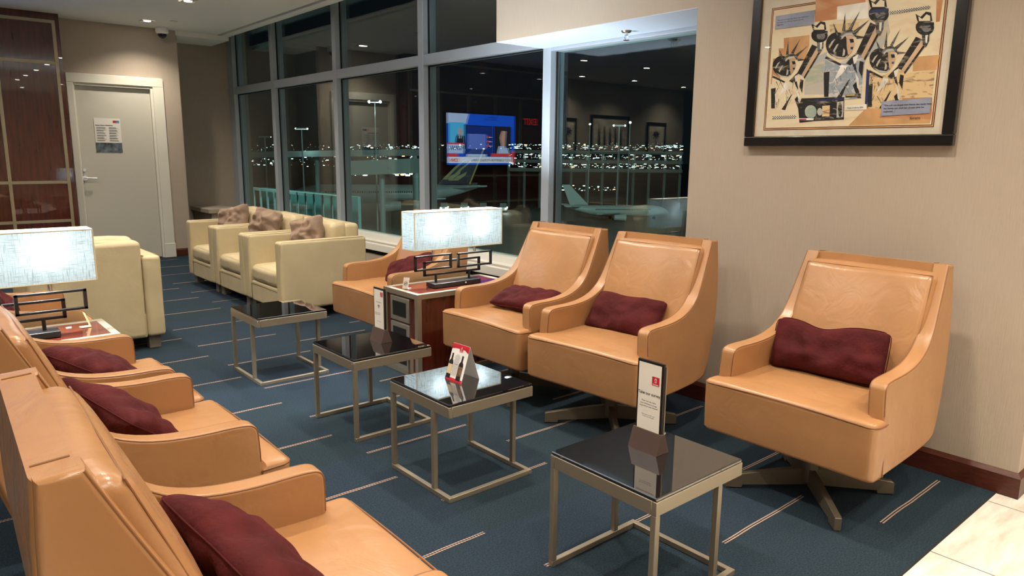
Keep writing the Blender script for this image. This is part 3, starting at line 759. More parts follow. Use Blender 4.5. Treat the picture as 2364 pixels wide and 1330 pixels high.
def make_lamp():
    t = thing('table_lamp', '', 'lamp')
    # local x along the shade; z from table top
    b = bm_new(); bx(b, -.20,.20,-.055,.055,0,.032,.002,1); ba = obj('base', b, BLACKM, t)
    b = bm_new(); cyl(b, (.06,-.055,.018),(.06,-.062,.018), .007, 12); obj('switch', b, CHROME, ba)
    def rectbar(b, x0,x1,z0,z1,y=0,w=.008):
        for (a,c,d,e) in ((x0,x1,z0,z0+2*w*.8),(x0,x1,z1-2*w*.8,z1)): bx(b, a,c,y-w,y+w,d,e,.001,1)
        for (a,c,d,e) in ((x0,x0+2*w,z0,z1),(x1-2*w,x1,z0,z1)): bx(b, a,c,y-w,y+w,d,e,.001,1)
    b = bm_new(); rectbar(b, -.335,-.025,.125,.230,-.008); obj('frame_ring', b, LAMPM, t)
    b = bm_new(); rectbar(b, .025,.335,.120,.225,-.008); obj('frame_ring', b, LAMPM, t)
    b = bm_new(); rectbar(b, -.25,.24,.082,.183,.010); obj('frame_ring', b, LAMPM, t)
    b = bm_new()
    for x in (-.15,.14): cyl(b, (x,.008,.03),(x,.008,.09), .009, 12)
    obj('post', b, LAMPM, t)
    b = bm_new()
    for x in (-.18,.18): cyl(b, (x,-.006,.228),(x,-.006,.36), .010, 12)
    obj('stem', b, CHROME, t)
    b = bm_new(); hx, hy, z0, z1, w = .375,.078,.275,.530,.0016
    for (a,c,d,e) in ((-hx,hx,-hy,-hy+w),(-hx,hx,hy-w,hy),(-hx,-hx+w,-hy+w,hy-w),(hx-w,hx,-hy+w,hy-w)): bx(b, a,c,d,e,z0,z1)
    sh = obj('lamp_shade', b, SHADE, t, False)
    b = bm_new()
    for z in (z0,z1):
        tube(b, [(-hx,-hy,z),(hx,-hy,z),(hx,hy,z),(-hx,hy,z)], .0035, closed=True)
    for x in (-hx,hx):
        for y in (-hy,hy): cyl(b, (x,y,z0),(x,y,z1), .0035, 8)
    obj('trim', b, EDGE, sh)
    for x in (-.18,.18):
        b = bm_new(); bmesh.ops.create_uvsphere(b, u_segments=16, v_segments=10, radius=.026, matrix=Matrix.Translation((x,-.006,.40))); obj('bulb', b, BULB, t)
        l = bpy.data.lights.new('glow', 'POINT'); l.energy = BULB_W; l.color = (.86,.95,1); l.shadow_soft_size = .04
        lo = bpy.data.objects.new('glow', l); COL.objects.link(lo); lo.parent = t; lo.location = (x,-.006,.445)
    return t
lp = make_lamp(); lp.location = (2.985,4.125,.58); tag(lp, 'table lamp with long linen shade on the right side table', 'lamp', 'long rectangular linen shade lamps')
lp2 = copy_tree(lp); lp2.location = (.37,4.175,.58); tag(lp2, 'table lamp with long linen shade at the left edge of the photo', 'lamp', 'long rectangular linen shade lamps')

# ================================================================== SIGNS
def emirates_logo(b, o, ux, uy, w, h, mi_r, mi_w):
    n_ = Vector(ux).cross(Vector(uy))*.0002
    o = Vector(o)+n_; rect(b, o, ux, uy, 0,w,0,h, mi_r)
    o2 = o+n_; ux = Vector(ux); uy = Vector(uy)
    # calligraphic drop: stacked crescents
    for (cx,cy,rx,ry,a0,a1) in ((.5,.62,.16,.22,-40,200),(.52,.52,.10,.12,100,350),(.48,.42,.18,.10,180,370),(.55,.78,.05,.13,60,300)):
        pts = []
        K = 8
        for k in range(K+1):
            a = math.radians(a0+(a1-a0)*k/K); pts.append((cx+rx*math.cos(a), cy+ry*math.sin(a)))
        for k in range(K+1)[::-1]:
            a = math.radians(a0+(a1-a0)*k/K); f = .62+.3*abs(k/K-.5); pts.append((cx+rx*f*math.cos(a), cy+ry*f*math.sin(a)))
        for k in range(K):
            q = [pts[k],pts[k+1],pts[2*K-k],pts[2*K+1-k]]
            try: flat(b, [o2+ux*(p[0]*w)+uy*(p[1]*h) for p in q], mi_w)
            except Exception: pass
    text_into(b, 'Emirates', h*.22, o2+ux*(w*.5)+uy*(h*.07), ux, uy, 'CENTER', mi_w, bold=h*.006)
def sign(loc, rz, name, label, fill, hh=.305, w=.118):
    t = thing(name, label, 'sign', loc, rz, None)
    # faces local -y ; wedge holder
    b = bm_new(); prism(b, [(-.036,0),(.036,0),(.010,.075),(-.012,.075)], lambda y,z: Vector((-w/2-.006,y,z)), lambda y,z: Vector((w/2+.006,y,z)), .001, 1)
    obj('stand', b, BROWNP, t)
    b = bm_new(); bx(b, -w/2,w/2,-.006,.004,.02,hh,.0015,1); fr = obj('frame', b, BLACKM, t)
    b = bm_new(); bx(b, -w/2+.004,w/2+.004,.004,.007,.008,hh-.01); obj('backing', b, BRONZE, t)
    b = bm_new(); bx(b, -w/2+.008,w/2-.010,-.0072,-.006,.03,hh-.010); pa = obj('insert_card', b, PAPER, t, False)
    b = bm_new(); fill(b, w, hh); obj('lettering', b, [INK, REDI, WHI, INKG], t, False)
    return t
UX, UZ = (1,0,0), (0,0,1)
def survey(b, w, h):
    Y = -.0078
    emirates_logo(b, (.010,Y,.248), UX, UZ, .032,.032,1,2)
    text_into(b, 'Take our survey', .0150, (-.001,Y,.207), UX, UZ, 'CENTER', 0, bold=.0002)
    text_into(b, 'How can we make\nyour Emirates Lounge\nexperience even better?', .0084, (-.001,Y,.180), UX, UZ, 'CENTER', 0, line=1.15)
    text_into(b, 'Please scan the QR code\nto share your thoughts', .0058, (-.001,Y,.130), UX, UZ, 'CENTER', 0, line=1.15)
def wifi(b, w, h):
    Y = -.0078
    emirates_logo(b, (.018,Y,.258), UX, UZ, .026,.026,1,2)
    text_into(b, 'Stay connected', .0088, (-.001,Y,.222), UX, UZ, 'CENTER', 0)
    c = Vector((-.001,Y,.190))
    for r in (.007,.013,.019):
        for k in range(8):
            a0 = math.radians(45+90*k/8); a1 = math.radians(45+90*(k+1)/8)
            flat(b, [c+Vector((math.cos(a)*q,0,math.sin(a)*q)) for a,q in ((a0,r),(a1,r),(a1,r-.0032),(a0,r-.0032))], 0)
    flat(b, [c+Vector((math.cos(2*PI*k/10)*.0025,0,math.sin(2*PI*k/10)*.0025)) for k in range(10)], 0)
    text_into(b, 'Network: Emirates\nPassword: Lounge', .0074, (-.044,Y,.160), UX, UZ, 'LEFT', 0, line=1.2)
    text_into(b, 'Scan for the menu', .0066, (-.001,Y,.112), UX, UZ, 'CENTER', 0)
tag(sign((1.992,1.558,.449), math.radians(-90), 'table_sign', 'narrow black framed sign reading Take our survey on the nearest glass table', survey, .333), None, None, 'framed table signs')
tag(sign((2.027,3.51,.449), math.radians(-90), 'table_sign', 'narrow white wifi sign on the second nearest glass table by the side table', wifi), None, None, 'framed table signs')

# wine tent card on table 3
t = thing('tent_card', 'folded white tent card with red top and two wine bottles', 'card', (1.966,2.655,.4492), math.radians(-87))
w, hh, dp = .121,.166,.056
BOT = mat('bottle_print', (.012,.012,.014), .4); LABEL = mat('bottle_label_print', (.62,.48,.28), .6); LABEL2 = mat('dark_label_print', (.16,.09,.05), .6, var=.8, vscale=60)
b = bm_new()
prism(b, [(-dp,0),(-dp+.001,0),(.0005,hh-.002),(dp-.001,0),(dp,0),(.0005,hh)], lambda y,z: Vector((-w/2,y,z)), lambda y,z: Vector((w/2,y,z)))
obj('folded_card', b, PAPERW, t, False)
U2 = Vector((1,0,0)); V2 = Vector((0,dp,hh)).normalized(); NN = U2.cross(V2)*.0006; SL = math.hypot(dp,hh)
O2 = Vector((0,-dp,0))+NN
b = bm_new()
rect(b, O2, U2, V2, -w/2,w/2,SL*.875,SL*.995, 1); 
flat(b, [O2+U2*x+V2*y for x,y in ((-w/2,SL*.84),(-w*.2,SL*.89),(w*.2,SL*.89),(w/2,SL*.80),(w/2,SL*.9),(-w/2,SL*.9))], 1)
emirates_logo(b, O2+NN+U2*(-.004)+V2*(SL*.80), U2, V2, .024,.026,1,2)
obj('red_band', b, [INK,REDI,WHI], t, False)
def bottle(b, cx, base, h, r, mi_b, mi_l):
    prof = [(r,0),(r,h*.62),(r*.85,h*.69),(r*.38,h*.76),(r*.34,h*.96),(r*.40,h*.965),(r*.40,h)]
    pts = [(cx-x,y) for x,y in prof]+[(cx+x,y) for x,y in prof[::-1]]
    flat(b, [O2+NN+U2*x+V2*(base+y) for x,y in pts], mi_b)
    rect(b, O2+NN*1.6, U2, V2, cx-r,cx+r,base+h*.18,base+h*.56, mi_l)
b = bm_new(); bottle(b, -.043,SL*.04,.120,.0155,0,1); bottle(b, .030,SL*.04,.118,.0155,0,2)
obj('bottle_print', b, [BOT,LABEL,LABEL2], t, False)
b = bm_new(); z = .118
text_into(b, 'WINE', .0065, O2+NN+U2*(-.006)+V2*.122, U2, V2, 'CENTER')
k = 0
while z > .022:
    k += 1; L_ = .040-random.random()*.010; rect(b, O2+NN, U2, V2, -.006-L_/2,-.006+L_/2, z, z+(.003 if k in (9,) else .0015), 0); z -= .0052
obj('lettering', b, [INKG], t, False)

b = bm_new(); rect(b, O2, U2, V2, -w/2,w/2,0,SL*.075, 0); obj('bottom_band', b, [REDI], t, False)
# small folded no-smoking cards on both side tables
GOLD = mat('gold_card', (.62,.47,.25), .35, metal=.3); GREYC = mat('grey_card', (.45,.38,.30), .5)
def nosmoke(loc, rz, m, lab):
    t = thing('folded_card', lab, 'card', loc, rz, 'small folded cards on the side tables')
    b = bm_new(); prism(b, [(-.03,0),(.02,0),(.02,.001),(-.028,.0015),(-.004,.075),(-.006,.075)], lambda y,z: Vector((-.022,y,z)), lambda y,z: Vector((.022,y,z))); obj('card', b, m, t, False)
    b = bm_new(); Vv = Vector((0,.024,.075)).normalized(); O = Vector((0,-.0195,.036))
    for k in range(16):
        a0, a1 = 2*PI*k/16, 2*PI*(k+1)/16
        flat(b, [O+Vector((1,0,0))*math.cos(a)*q+Vv*math.sin(a)*q for a,q in ((a0,.014),(a1,.014),(a1,.0115),(a0,.0115))])
    flat(b, [O+Vector((1,0,0))*x+Vv*y for x,y in ((-.009,-.007),(-.007,-.009),(.009,.007),(.007,.009))])
    flat(b, [O+Vector((1,0,0))*x+Vv*y for x,y in ((-.009,-.0015),(.009,-.0015),(.009,.0015),(-.009,.0015))])
    obj('no_smoking_symbol', b, INK, t, False)
nosmoke((2.645,4.205,.58), math.radians(-62), GREYC, 'small folded grey card with a no smoking symbol on the right side table')
nosmoke((.70,4.29,.58), math.radians(95), GOLD, 'small folded gold card on the left side table')
b = bm_new(); bx(b, -.012,.012,-.008,.008,0,.002); o = obj('paper_scrap', b, PAPERW); o.location = (.635,4.33,.578); tag(o, 'tiny white paper scrap on the left side table', 'paper')

# ================================================================== FRAMED PICTURE
XW = 3.71
def wallpt(a, b_, x):   # a,b in picture coordinates traced at 4.03x from (1750,0)
    p = at(1750+a/4.03, b_/4.03, 0, x); return p
pf = thing('framed_picture', 'large framed painting of crowned figures raising torches on the right wall', 'picture', (XW,1.775,1.555))
YL, YR, ZB, ZT = 2.305,1.243,1.555,2.455; zc = Vector((XW,1.775,1.555))
def toloc(p): return Vector(p)-zc
FRM = mat('black_frame', (.012,.010,.010), .22, coat=.5); MATB = mat('picture_mat', (.68,.62,.50), .8, var=.06, vscale=14); FIL = mat('gold_fillet', (.55,.42,.18), .3, metal=.8)
MAROON = mat('mat_line', (.10,.03,.02), .6)
b = bm_new(); fwid = .052
for (y0,y1,z0,z1) in ((YR,YL,ZB,ZB+fwid),(YR,YL,ZT-fwid,ZT),(YR,YR+fwid,ZB+fwid,ZT-fwid),(YL-fwid,YL,ZB+fwid,ZT-fwid)):
    bx(b, XW-.038,XW-.001,y0,y1,z0,z1,.006,3)
bmesh.ops.translate(b, vec=-zc, verts=b.verts[:]); obj('frame', b, FRM, pf)
b = bm_new(); bx(b, XW-.020,XW-.002,YR+fwid-.004,YL-fwid+.004,ZB+fwid-.004,ZT-fwid+.004); bmesh.ops.translate(b, vec=-zc, verts=b.verts[:]); obj('mat_board', b, MATB, pf, False)
b = bm_new(); ii = fwid-.002
for (y0,y1,z0,z1) in ((YR+ii,YL-ii,ZB+ii,ZB+ii+.004),(YR+ii,YR+ii+.004,ZB+ii,ZT-ii),(YL-ii-.004,YL-ii,ZB+ii,ZT-ii),(YR+ii,YL-ii,ZT-ii-.004,ZT-ii)): bx(b, XW-.023,XW-.02,y0,y1,z0,z1)
bmesh.ops.translate(b, vec=-zc, verts=b.verts[:]); obj('gold_fillet', b, FIL, pf, False)
# artwork
AX = XW-.0215
C_ = dict(cream=(.80,.70,.49), orange=(.52,.23,.10), lorange=(.62,.36,.16), white=(.82,.80,.72), blue=(.30,.33,.44), black=(.018,.017,.016), grey=(.20,.20,.19), lgrey=(.48,.50,.50), pblue=(.33,.38,.44), navy=(.02,.03,.12), skin=(.60,.42,.27), gold=(.50,.38,.10), redd=(.4,.05,.05), tan=(.74,.55,.30), teal=(.32,.42,.36))
AM = {k: mat('paint_'+k, v, .8, var=.24, vscale=9) for k, v in C_.items()}
def brushy(k, c2, sc, p0, p1):
    m = AM[k]; nt = m.node_tree; N = nt.nodes.new; b_ = nt.nodes['Principled BSDF']; tc = [n for n in nt.nodes if n.type == 'TEX_COORD'][0]
    mp = N('ShaderNodeMapping'); mp.inputs['Rotation'].default_value = (.7,0,0); mp.inputs['Scale'].default_value = (1,1,3.2); nt.links.new(tc.outputs['Object'], mp.inputs[0])
    n = N('ShaderNodeTexNoise'); n.inputs['Scale'].default_value = sc; n.inputs['Detail'].default_value = 6; n.inputs['Distortion'].default_value = 1.; nt.links.new(mp.outputs[0], n.inputs['Vector'])
    r = N('ShaderNodeValToRGB'); r.color_ramp.elements[0].position = p0; r.color_ramp.elements[0].color = (*C_[k],1); r.color_ramp.elements[1].position = p1; r.color_ramp.elements[1].color = (*c2,1)
    nt.links.new(n.outputs['Fac'], r.inputs[0]); nt.links.new(r.outputs[0], b_.inputs['Base Color'])
brushy('black', (.30,.26,.20), 16, .56, .68); brushy('cream', (.72,.52,.33), 5, .50, .80); brushy('pblue', (.66,.62,.54), 14, .50, .60); brushy('tan', (.30,.20,.11), 14, .52, .64); brushy('lgrey', (.62,.52,.36), 7, .42, .62); brushy('teal', (.62,.55,.40), 6, .40, .62); brushy('grey', (.05,.045,.04), 18, .45, .55); brushy('orange', (.64,.38,.2), 5, .45, .75)
AK = list(AM); AL = [AM[k] for k in AK]
b = bm_new(); lay = [0]
def ap(pts, c):
    lay[0] += 1; x = AX-.00001*lay[0]
    v = [toloc(wallpt(p[0],p[1],x)) for p in pts]
    try: flat(b, v, AK.index(c))
    except Exception: pass
def el(cx,cy,rx,ry,c,n=18,rot=0): ap([(cx+rx*math.cos(2*PI*k/n)*math.cos(rot)-ry*math.sin(2*PI*k/n)*math.sin(rot), cy+rx*math.cos(2*PI*k/n)*math.sin(rot)+ry*math.sin(2*PI*k/n)*math.cos(rot)) for k in range(n)], c)
TL = wallpt(148,98,AX); BRp = wallpt(1612,1150,AX)
ay0, ay1, az0 = BRp.y, TL.y, wallpt(75,1192,AX).z; az1 = TL.z
def yz_rect(y0,y1,z0,z1,x,mi,bb): flat(bb, [toloc((x,y,z)) for y,z in ((y1,z0),(y0,z0),(y0,z1),(y1,z1))], mi)
b2 = bm_new(); 
for g_, c_ in ((.012,0),(.0085,1),(.004,0)): 
    yz_rect(ay0-g_,ay1+g_,az0-g_,az1+g_,AX+.0004-(.012-g_)*.02,c_,b2)
obj('mat_line', b2, [MAROON, AM['lorange']], pf, False)
yz_rect(ay0,ay1,az0,az1,AX,AK.index('cream'),b); 
ap([(535,95),(1000,18),(1000,-60),(535,0)],'orange'); ap([(530,90),(735,60),(732,178),(528,205)],'orange')
ap([(740,60),(1020,20),(1030,170),(735,185)],'white'); ap([(240,355),(480,325),(478,420),(440,560),(190,560),(195,450),(240,450)],'lorange'); ap([(240,355),(290,350),(250,470),(195,530),(195,450),(240,450)],'orange')
ap([(140,545),(230,540),(200,780),(118,785)],'orange'); ap([(120,785),(200,780),(180,960),(105,960)],'cream'); ap([(200,862),(370,840),(360,960),(320,965)],'orange')
ap([(1200,140),(1230,300),(1100,560),(1010,520),(1040,300)],'lgrey'); ap([(430,590),(640,480),(640,880),(430,880)],'lgrey'); ap([(440,640),(620,560),(600,760),(450,800)],'teal')
ap([(665,230),(940,205),(935,330),(670,300)],'tan'); ap([(1440,530),(1690,510),(1660,650),(1440,665)],'lorange'); ap([(1380,680),(1650,650),(1620,900),(1300,920)],'tan')
ap([(1660,0),(1720,0),(1690,200),(1655,205)],'orange'); ap([(1150,830),(1000,1010),(1140,1090),(1150,920),(1620,905),(1618,1060),(1600,1140),(1100,1160),(1130,1060)],'orange'); ap([(1050,830),(1150,825),(1140,1080),(1040,1000)],'orange')
ap([(850,1160),(1000,1010),(1150,1000),(1130,1100),(1340,1100),(1600,1110),(1600,1148),(840,1170)],'lorange')
ap([(1155,720),(1330,700),(1310,890),(1160,890)],'cream')
def figure(hx,hy,s,tx,ty,dress):
    def q(l,c): ap([(hx+x*s,hy+y*s) for x,y in l],c)
    # robe
    q([(-150,100),(-40,170),(70,110),(150,60),(185,150),(165,300),(155,470),(60,480),(-60,480),(-160,470),(-175,300)], dress)
    for l in ([(-150,110),(-20,175),(-30,190),(-160,130)],[(20,170),(120,70),(150,80),(60,190)],[(140,150),(175,160),(160,300),(130,230)],[(110,330),(150,470),(120,470),(80,360)],[(-60,470),(40,320),(60,300),(10,400),(-20,478)],[(-170,250),(-120,240),(-130,460),(-168,460)],[(60,130),(100,160),(120,260),(95,230)]): q(l,'black')
    for l in ([(80,120),(130,90),(110,160),(90,180)],[(-20,185),(40,190),(-10,260),(-90,330)],[(100,250),(130,300),(135,400),(118,380)]): q(l,'white')
    rs = random.Random(int(hx))
    for _ in range(26):
        x = rs.uniform(-140,130); y = rs.uniform(150,430); l = rs.uniform(30,110); a = rs.uniform(1.0,2.1); dx, dy = math.cos(a)*l, math.sin(a)*l; w_ = rs.uniform(3,9)
        if abs(x+dx) < 160 and y+dy < 475: q([(x,y),(x+w_,y),(x+dx+w_*.3,y+dy),(x+dx,y+dy)], rs.choice(['black','white','grey','grey']))
    # arm
    ax_, ay_ = (tx-hx)/s, (ty-hy)/s
    q([(110,80),(150,110),(ax_*.90+30,ay_*.62+10),(ax_*.80-10,ay_*.60-30)],'black'); q([(150,110),(175,130),(ax_*.93+30,ay_*.62+30),(ax_*.86+18,ay_*.62+10)],'skin'); q([(175,130),(184,150),(ax_*.95+36,ay_*.60+40),(ax_*.93+30,ay_*.62+30)],'black')
    # hand
    q([(ax_-30,ay_+60),(ax_+10,ay_+40),(ax_+45,ay_+60),(ax_+40,ay_+130),(ax_+10,ay_+190),(ax_-20,ay_+170)],'grey'); q([(ax_+5,ay_+60),(ax_+30,ay_+65),(ax_+20,ay_+150),(ax_+5,ay_+140)],'white')
    # torch
    el(tx,ty,88*s,75*s,'black'); el(tx+15*s,ty+5*s,45*s,40*s,'grey')
    q([(ax_-85,ay_-30),(ax_+85,ay_-50),(ax_+88,ay_-25),(ax_-85,ay_-5)],'navy' if s > 1.05 and hx < 900 else 'black')
    q([(ax_-70,ay_-55),(ax_-90,ay_-130),(ax_-40,ay_-100),(ax_+10,ay_-150),(ax_+60,ay_-140),(ax_+72,ay_-60)],'black'); q([(ax_-55,ay_-60),(ax_-62,ay_-105),(ax_-25,ay_-80),(ax_+15,ay_-125),(ax_+50,ay_-110),(ax_+50,ay_-62)],'cream')
    # head
    el(hx-55*s,hy+10*s,98*s,108*s,'black'); el(hx-20*s,hy+60*s,80*s,70*s,'black')
    q([(25,-70),(80,-60),(97,0),(84,40),(60,88),(38,96),(28,30)],'skin'); q([(50,-40),(85,-40),(90,-10),(60,-5)],'black'); q([(60,30),(85,28),(80,50),(62,50)],'black')
    for l in ([(-130,30),(-100,-20),(-70,-40),(-95,0),(-118,40)],[(-90,60),(-60,10),(-40,0),(-60,40),(-80,80)],[(0,40),(15,60),(10,100),(-10,110)],[(-120,80),(-60,110),(10,120),(40,95),(20,130),(-60,130)]): q(l,'lgrey')
    q([(-40,-60),(0,-105),(60,-125),(110,-95),(112,-50),(80,-75),(20,-75),(-25,-30)],'grey'); q([(-20,-60),(20,-88),(70,-95),(95,-60),(60,-72),(10,-60),(-15,-35)],'lgrey')
    for (bx_,by_),(tx_,ty_) in zip([(-48,-65),(2,-108),(55,-122),(98,-98),(112,-55)],[(-90,-180),(15,-268),(140,-278),(225,-207),(205,-55)]):
        d = Vector((tx_-bx_,ty_-by_)).normalized(); nn = Vector((-d.y,d.x))*14
        q([(bx_+nn.x,by_+nn.y),(tx_,ty_),(bx_-nn.x,by_-nn.y)],'black'); q([(bx_+nn.x*.4,by_+nn.y*.4),(tx_,ty_),(bx_-nn.x*.5,by_-nn.y*.5)],'grey')
figure(270,605,.88,572,330,'cream'); figure(1185,545,.98,1552,255,'tan'); figure(795,405,1.08,1122,130,'pblue')
ap([(815,880),(955,870),(952,905),(812,908)],'black'); ap([(820,882),(900,876),(900,890),(820,894)],'gold')
ap([(1010,640),(1040,660),(1015,1010),(992,1010)],'navy')
ap([(372,1000),(405,915),(802,903),(798,1110),(520,1125),(385,1140)],'black'); el(490,1040,55,62,'teal'); el(575,1040,25,35,'lgrey'); ap([(598,985),(668,980),(665,1080),(595,1085)],'tan'); ap([(735,950),(795,940),(790,1090),(730,1095)],'lgrey'); el(763,1020,20,70,'black')
ap([(380,1100),(520,1100),(515,1118),(385,1118)],'white'); ap([(380,1106),(450,1104),(450,1116),(385,1118)],'redd'); ap([(520,930),(790,915),(790,930),(520,945)],'navy')
ap([(808,985),(1010,968),(1012,1018),(812,1028)],'white')
def checks(p0,p1,h,n):
    p0 = Vector(p0); p1 = Vector(p1); d = (p1-p0)/n; nn = Vector((0,h))
    ap([p0,p1,p1+nn,p0+nn],'white')
    for k in range(n):
        for r_ in (0,1,2):
            if (k+r_) % 2 == 0: ap([p0+d*k+nn*r_/3, p0+d*(k+1)+nn*r_/3, p0+d*(k+1)+nn*(r_+1)/3, p0+d*k+nn*(r_+1)/3],'black')
checks((135,1082),(355,1072),26,22); checks((1225,108),(1600,52),26,34)
ap([(165,150),(532,92),(520,225),(158,272)],'blue'); ap([(1148,945),(1612,908),(1598,1052),(1142,1080)],'blue')
obj('artwork', b, AL, pf, False)
b = bm_new()
def arttext(s, px, py, size, lx=0):
    x = AX-.004; p = toloc(wallpt(px,py,x)); text_into(b, s, size, p, (0,-1,0), (0,0,1), 'LEFT', bold=.0001, line=1.25)
arttext('"We will not forget that liberty has made here\nher home, nor shall her chosen altar be\nneglected..."', 178,198, .0092)
arttext('"We will not forget that liberty has made here\nher home, nor shall her chosen altar be\nneglected..."', 1170,990, .0113)
arttext('Faces of Liberty 2004', 830,1010, .009); arttext('forero', 1410,1110, .018)
obj('lettering', b, INK, pf, False)
b = bm_new(); flat(b, [toloc((XW-.030,y,z)) for y,z in ((YR+fwid,ZB+fwid),(YR+fwid,ZT-fwid),(YL-fwid,ZT-fwid),(YL-fwid,ZB+fwid))]); 
gl = obj('picture_glass', b, GLASSP, pf, False)

# ================================================================== TV on the panel wall (seen in the window reflection)
tv = thing('television', 'wall television showing news, seen reflected in the dark window', 'television', (.245,10.62,1.30))
b = bm_new(); bx(b, -.785,.785,0,.0795,-.02,.92,.004,1); obj('housing', b, PLASTB, tv)
def em(n_, c, s=2.2): return emis(n_, c, s*TVS)
TVS = 1.15
TM = [em('tv_blue',(.01,.10,.75)), em('tv_sky',(.08,.50,.85)), em('tv_pale',(.45,.58,.85)), em('tv_navy',(.01,.03,.22)), em('tv_red',(.75,.05,.05)), em('tv_dark',(.015,.015,.03)), em('tv_skin',(.55,.33,.25)), em('tv_white',(.75,.80,.9)), em('tv_mid',(.12,.2,.65))]
b = bm_new(); k_ = [0]
def R(x0,x1,z0,z1,mi):
    k_[0] += 1; flat(b, [(x,-.0005-.00005*k_[0],z) for x,z in ((x0,z0),(x1,z0),(x1,z1),(x0,z1))], mi)
def Pg(l,mi):
    k_[0] += 1; flat(b, [(x,-.0005-.00005*k_[0],z) for x,z in l], mi)
# screen is seen mirrored: the reflection's left is the screen's right
R(-.78,.78,.0,.90,0); Pg([(.30,.90),(.78,.90),(.78,.72),(.36,.72)],2); R(.40,.74,.25,.74,1); R(-.25,.40,.16,.70,5); R(-.235,.385,.18,.685,3); R(-.10,.33,.28,.55,8)
Pg([(.39,.28),(.62,.28),(.58,.50),(.50,.56),(.42,.50)],5); Pg([(.46,.52),(.52,.52),(.54,.60),(.50,.65),(.45,.62)],6); Pg([(.49,.46),(.51,.46),(.51,.52),(.48,.52)],7)
R(-.70,-.27,.18,.70,5); Pg([(-.66,.18),(-.35,.18),(-.40,.34),(-.60,.34)],2); Pg([(-.57,.34),(-.46,.34),(-.42,.50),(-.47,.62),(-.57,.62),(-.60,.48)],6); Pg([(-.60,.30),(-.55,.32),(-.57,.62),(-.50,.66),(-.62,.66),(-.66,.45)],5)
R(.42,.77,.20,.36,2); R(.42,.77,.36,.385,4); R(.55,.77,.145,.195,4); R(-.74,-.22,.145,.205,4)
R(-.72,.77,.03,.14,7); R(-.78,-.72,.0,.25,4); R(-.78,.78,0,.018,0); R(-.1,.35,.145,.19,2)
for i in range(3): R(-.16+.0,-.12,.32+i*.08,.36+i*.08,4); R(-.22,-.17,.33+i*.08,.345+i*.08,7)
y_ = -.004
text_into(b, 'CNN', .085, (-.02,y_,.20), (1,0,0),(0,0,1), mi=5) if False else None
obj('screen', b, TM, tv, False)
b = bm_new()
# television stands on the +y wall and faces -y: its reading direction for a viewer in the room is +x
text_into(b, 'CNN', .085, (.53,-.006,.052), (1,0,0),(0,0,1), mi=1, bold=.003)
text_into(b, 'HALEY & DESANTIS FIGHT FOR 2ND IN IOWA', .062, (-.69,-.006,.06), (1,0,0),(0,0,1), mi=0, bold=.001, wfac=.72)
text_into(b, 'IOWA', .10, (.45,-.006,.26), (1,0,0),(0,0,1), mi=2, bold=.002); text_into(b, 'DECISION TO\nCAUCUS TODAY', .04, (-.35,-.006,.84), (1,0,0),(0,0,1), mi=2, bold=.001)
obj('lettering', b, [TM[5],TM[4],TM[3]], tv, False)
tv.scale = (1,1,1)

# framed pictures on the far left wall, seen reflected
PAPC = mat('print_paper', (.60,.52,.40), .8, var=.3, vscale=9)
PALM = mat('palm_print', (.02,.02,.02), .8)
def small_pic(xc, w, z0, z1, lab, palm):
    t = thing('wall_picture', lab, 'picture', (xc,11.70,z0), 0, 'framed pictures seen reflected in the window'); h = z1-z0
    b = bm_new(); f = .07
    for (x0,x1,a,c) in ((-w/2,w/2,0,f),(-w/2,w/2,h-f,h),(-w/2,-w/2+f,f,h-f),(w/2-f,w/2,f,h-f)): bx(b, x0,x1,-.04,0,a,c,.005,1)
    obj('frame', b, FRM, t)
    b = bm_new(); bx(b, -w/2+f,w/2-f,-.02,-.002,f,h-f); obj('print', b, PAPC, t, False)
    b = bm_new()
    if palm:
        tube(b, [(0,-.022,h*.25),(.02,-.022,h*.45),(.0,-.022,h*.62)], .012)
        for k in range(9):
            a = PI*2*k/9; c = Vector((0,-.023,h*.64)); d = Vector((math.cos(a),0,math.sin(a)*.8)); nn = Vector((-d.z,0,d.x))*.025
            flat(b, [c+nn*.3, c+d*.09+nn, c+d*.16-Vector((0,0,.04)), c+d*.08-nn])
    else:
        for k in range(5):
            x = -w*.28+w*.14*k; flat(b, [(x-.05,-.023,h*.25),(x+.05,-.023,h*.25),(x+.04,-.023,h*(.55+.1*(k%2))),(x,-.023,h*.75),(x-.03,-.023,h*.5)])
    obj('drawing', b, PALM, t, False)
small_pic(-4.40,1.35,1.50,2.40,'large dark framed picture reflected in the right window pane',False)
small_pic(-6.10,.75,1.50,2.30,'small framed palm tree picture reflected at the right of the window',True)
small_pic(-3.00,.55,1.50,2.30,'narrow framed picture reflected beside the right mullion',True)
ex = thing('exit_sign', 'small red exit sign reflected faintly in the window', 'sign', (-.98,10.679,2.02), 0)
b = bm_new(); bx(b, -.16,.16,-.01,.01,0,.18,.003,1); obj('housing', b, PLASTB, ex); b = bm_new(); text_into(b, 'EXIT', .17, (0,-.0125,.035), (1,0,0),(0,0,1),'CENTER', bold=.004); obj('lettering', b, emis('exit_red',(1,.03,.02),.9), ex, False)

# bench ledge in the recess
b = bm_new(); bx(b, 3.5,3.97,10.9,11.75,.60,.66,.006,2); bx(b, 3.55,3.95,10.95,11.75,0,.60,mi=1); tag(obj('ledge_cabinet', b, [SILLW, WALLD]), 'low ledge cabinet in the dark recess behind the farthest cream armchair', 'cabinet')

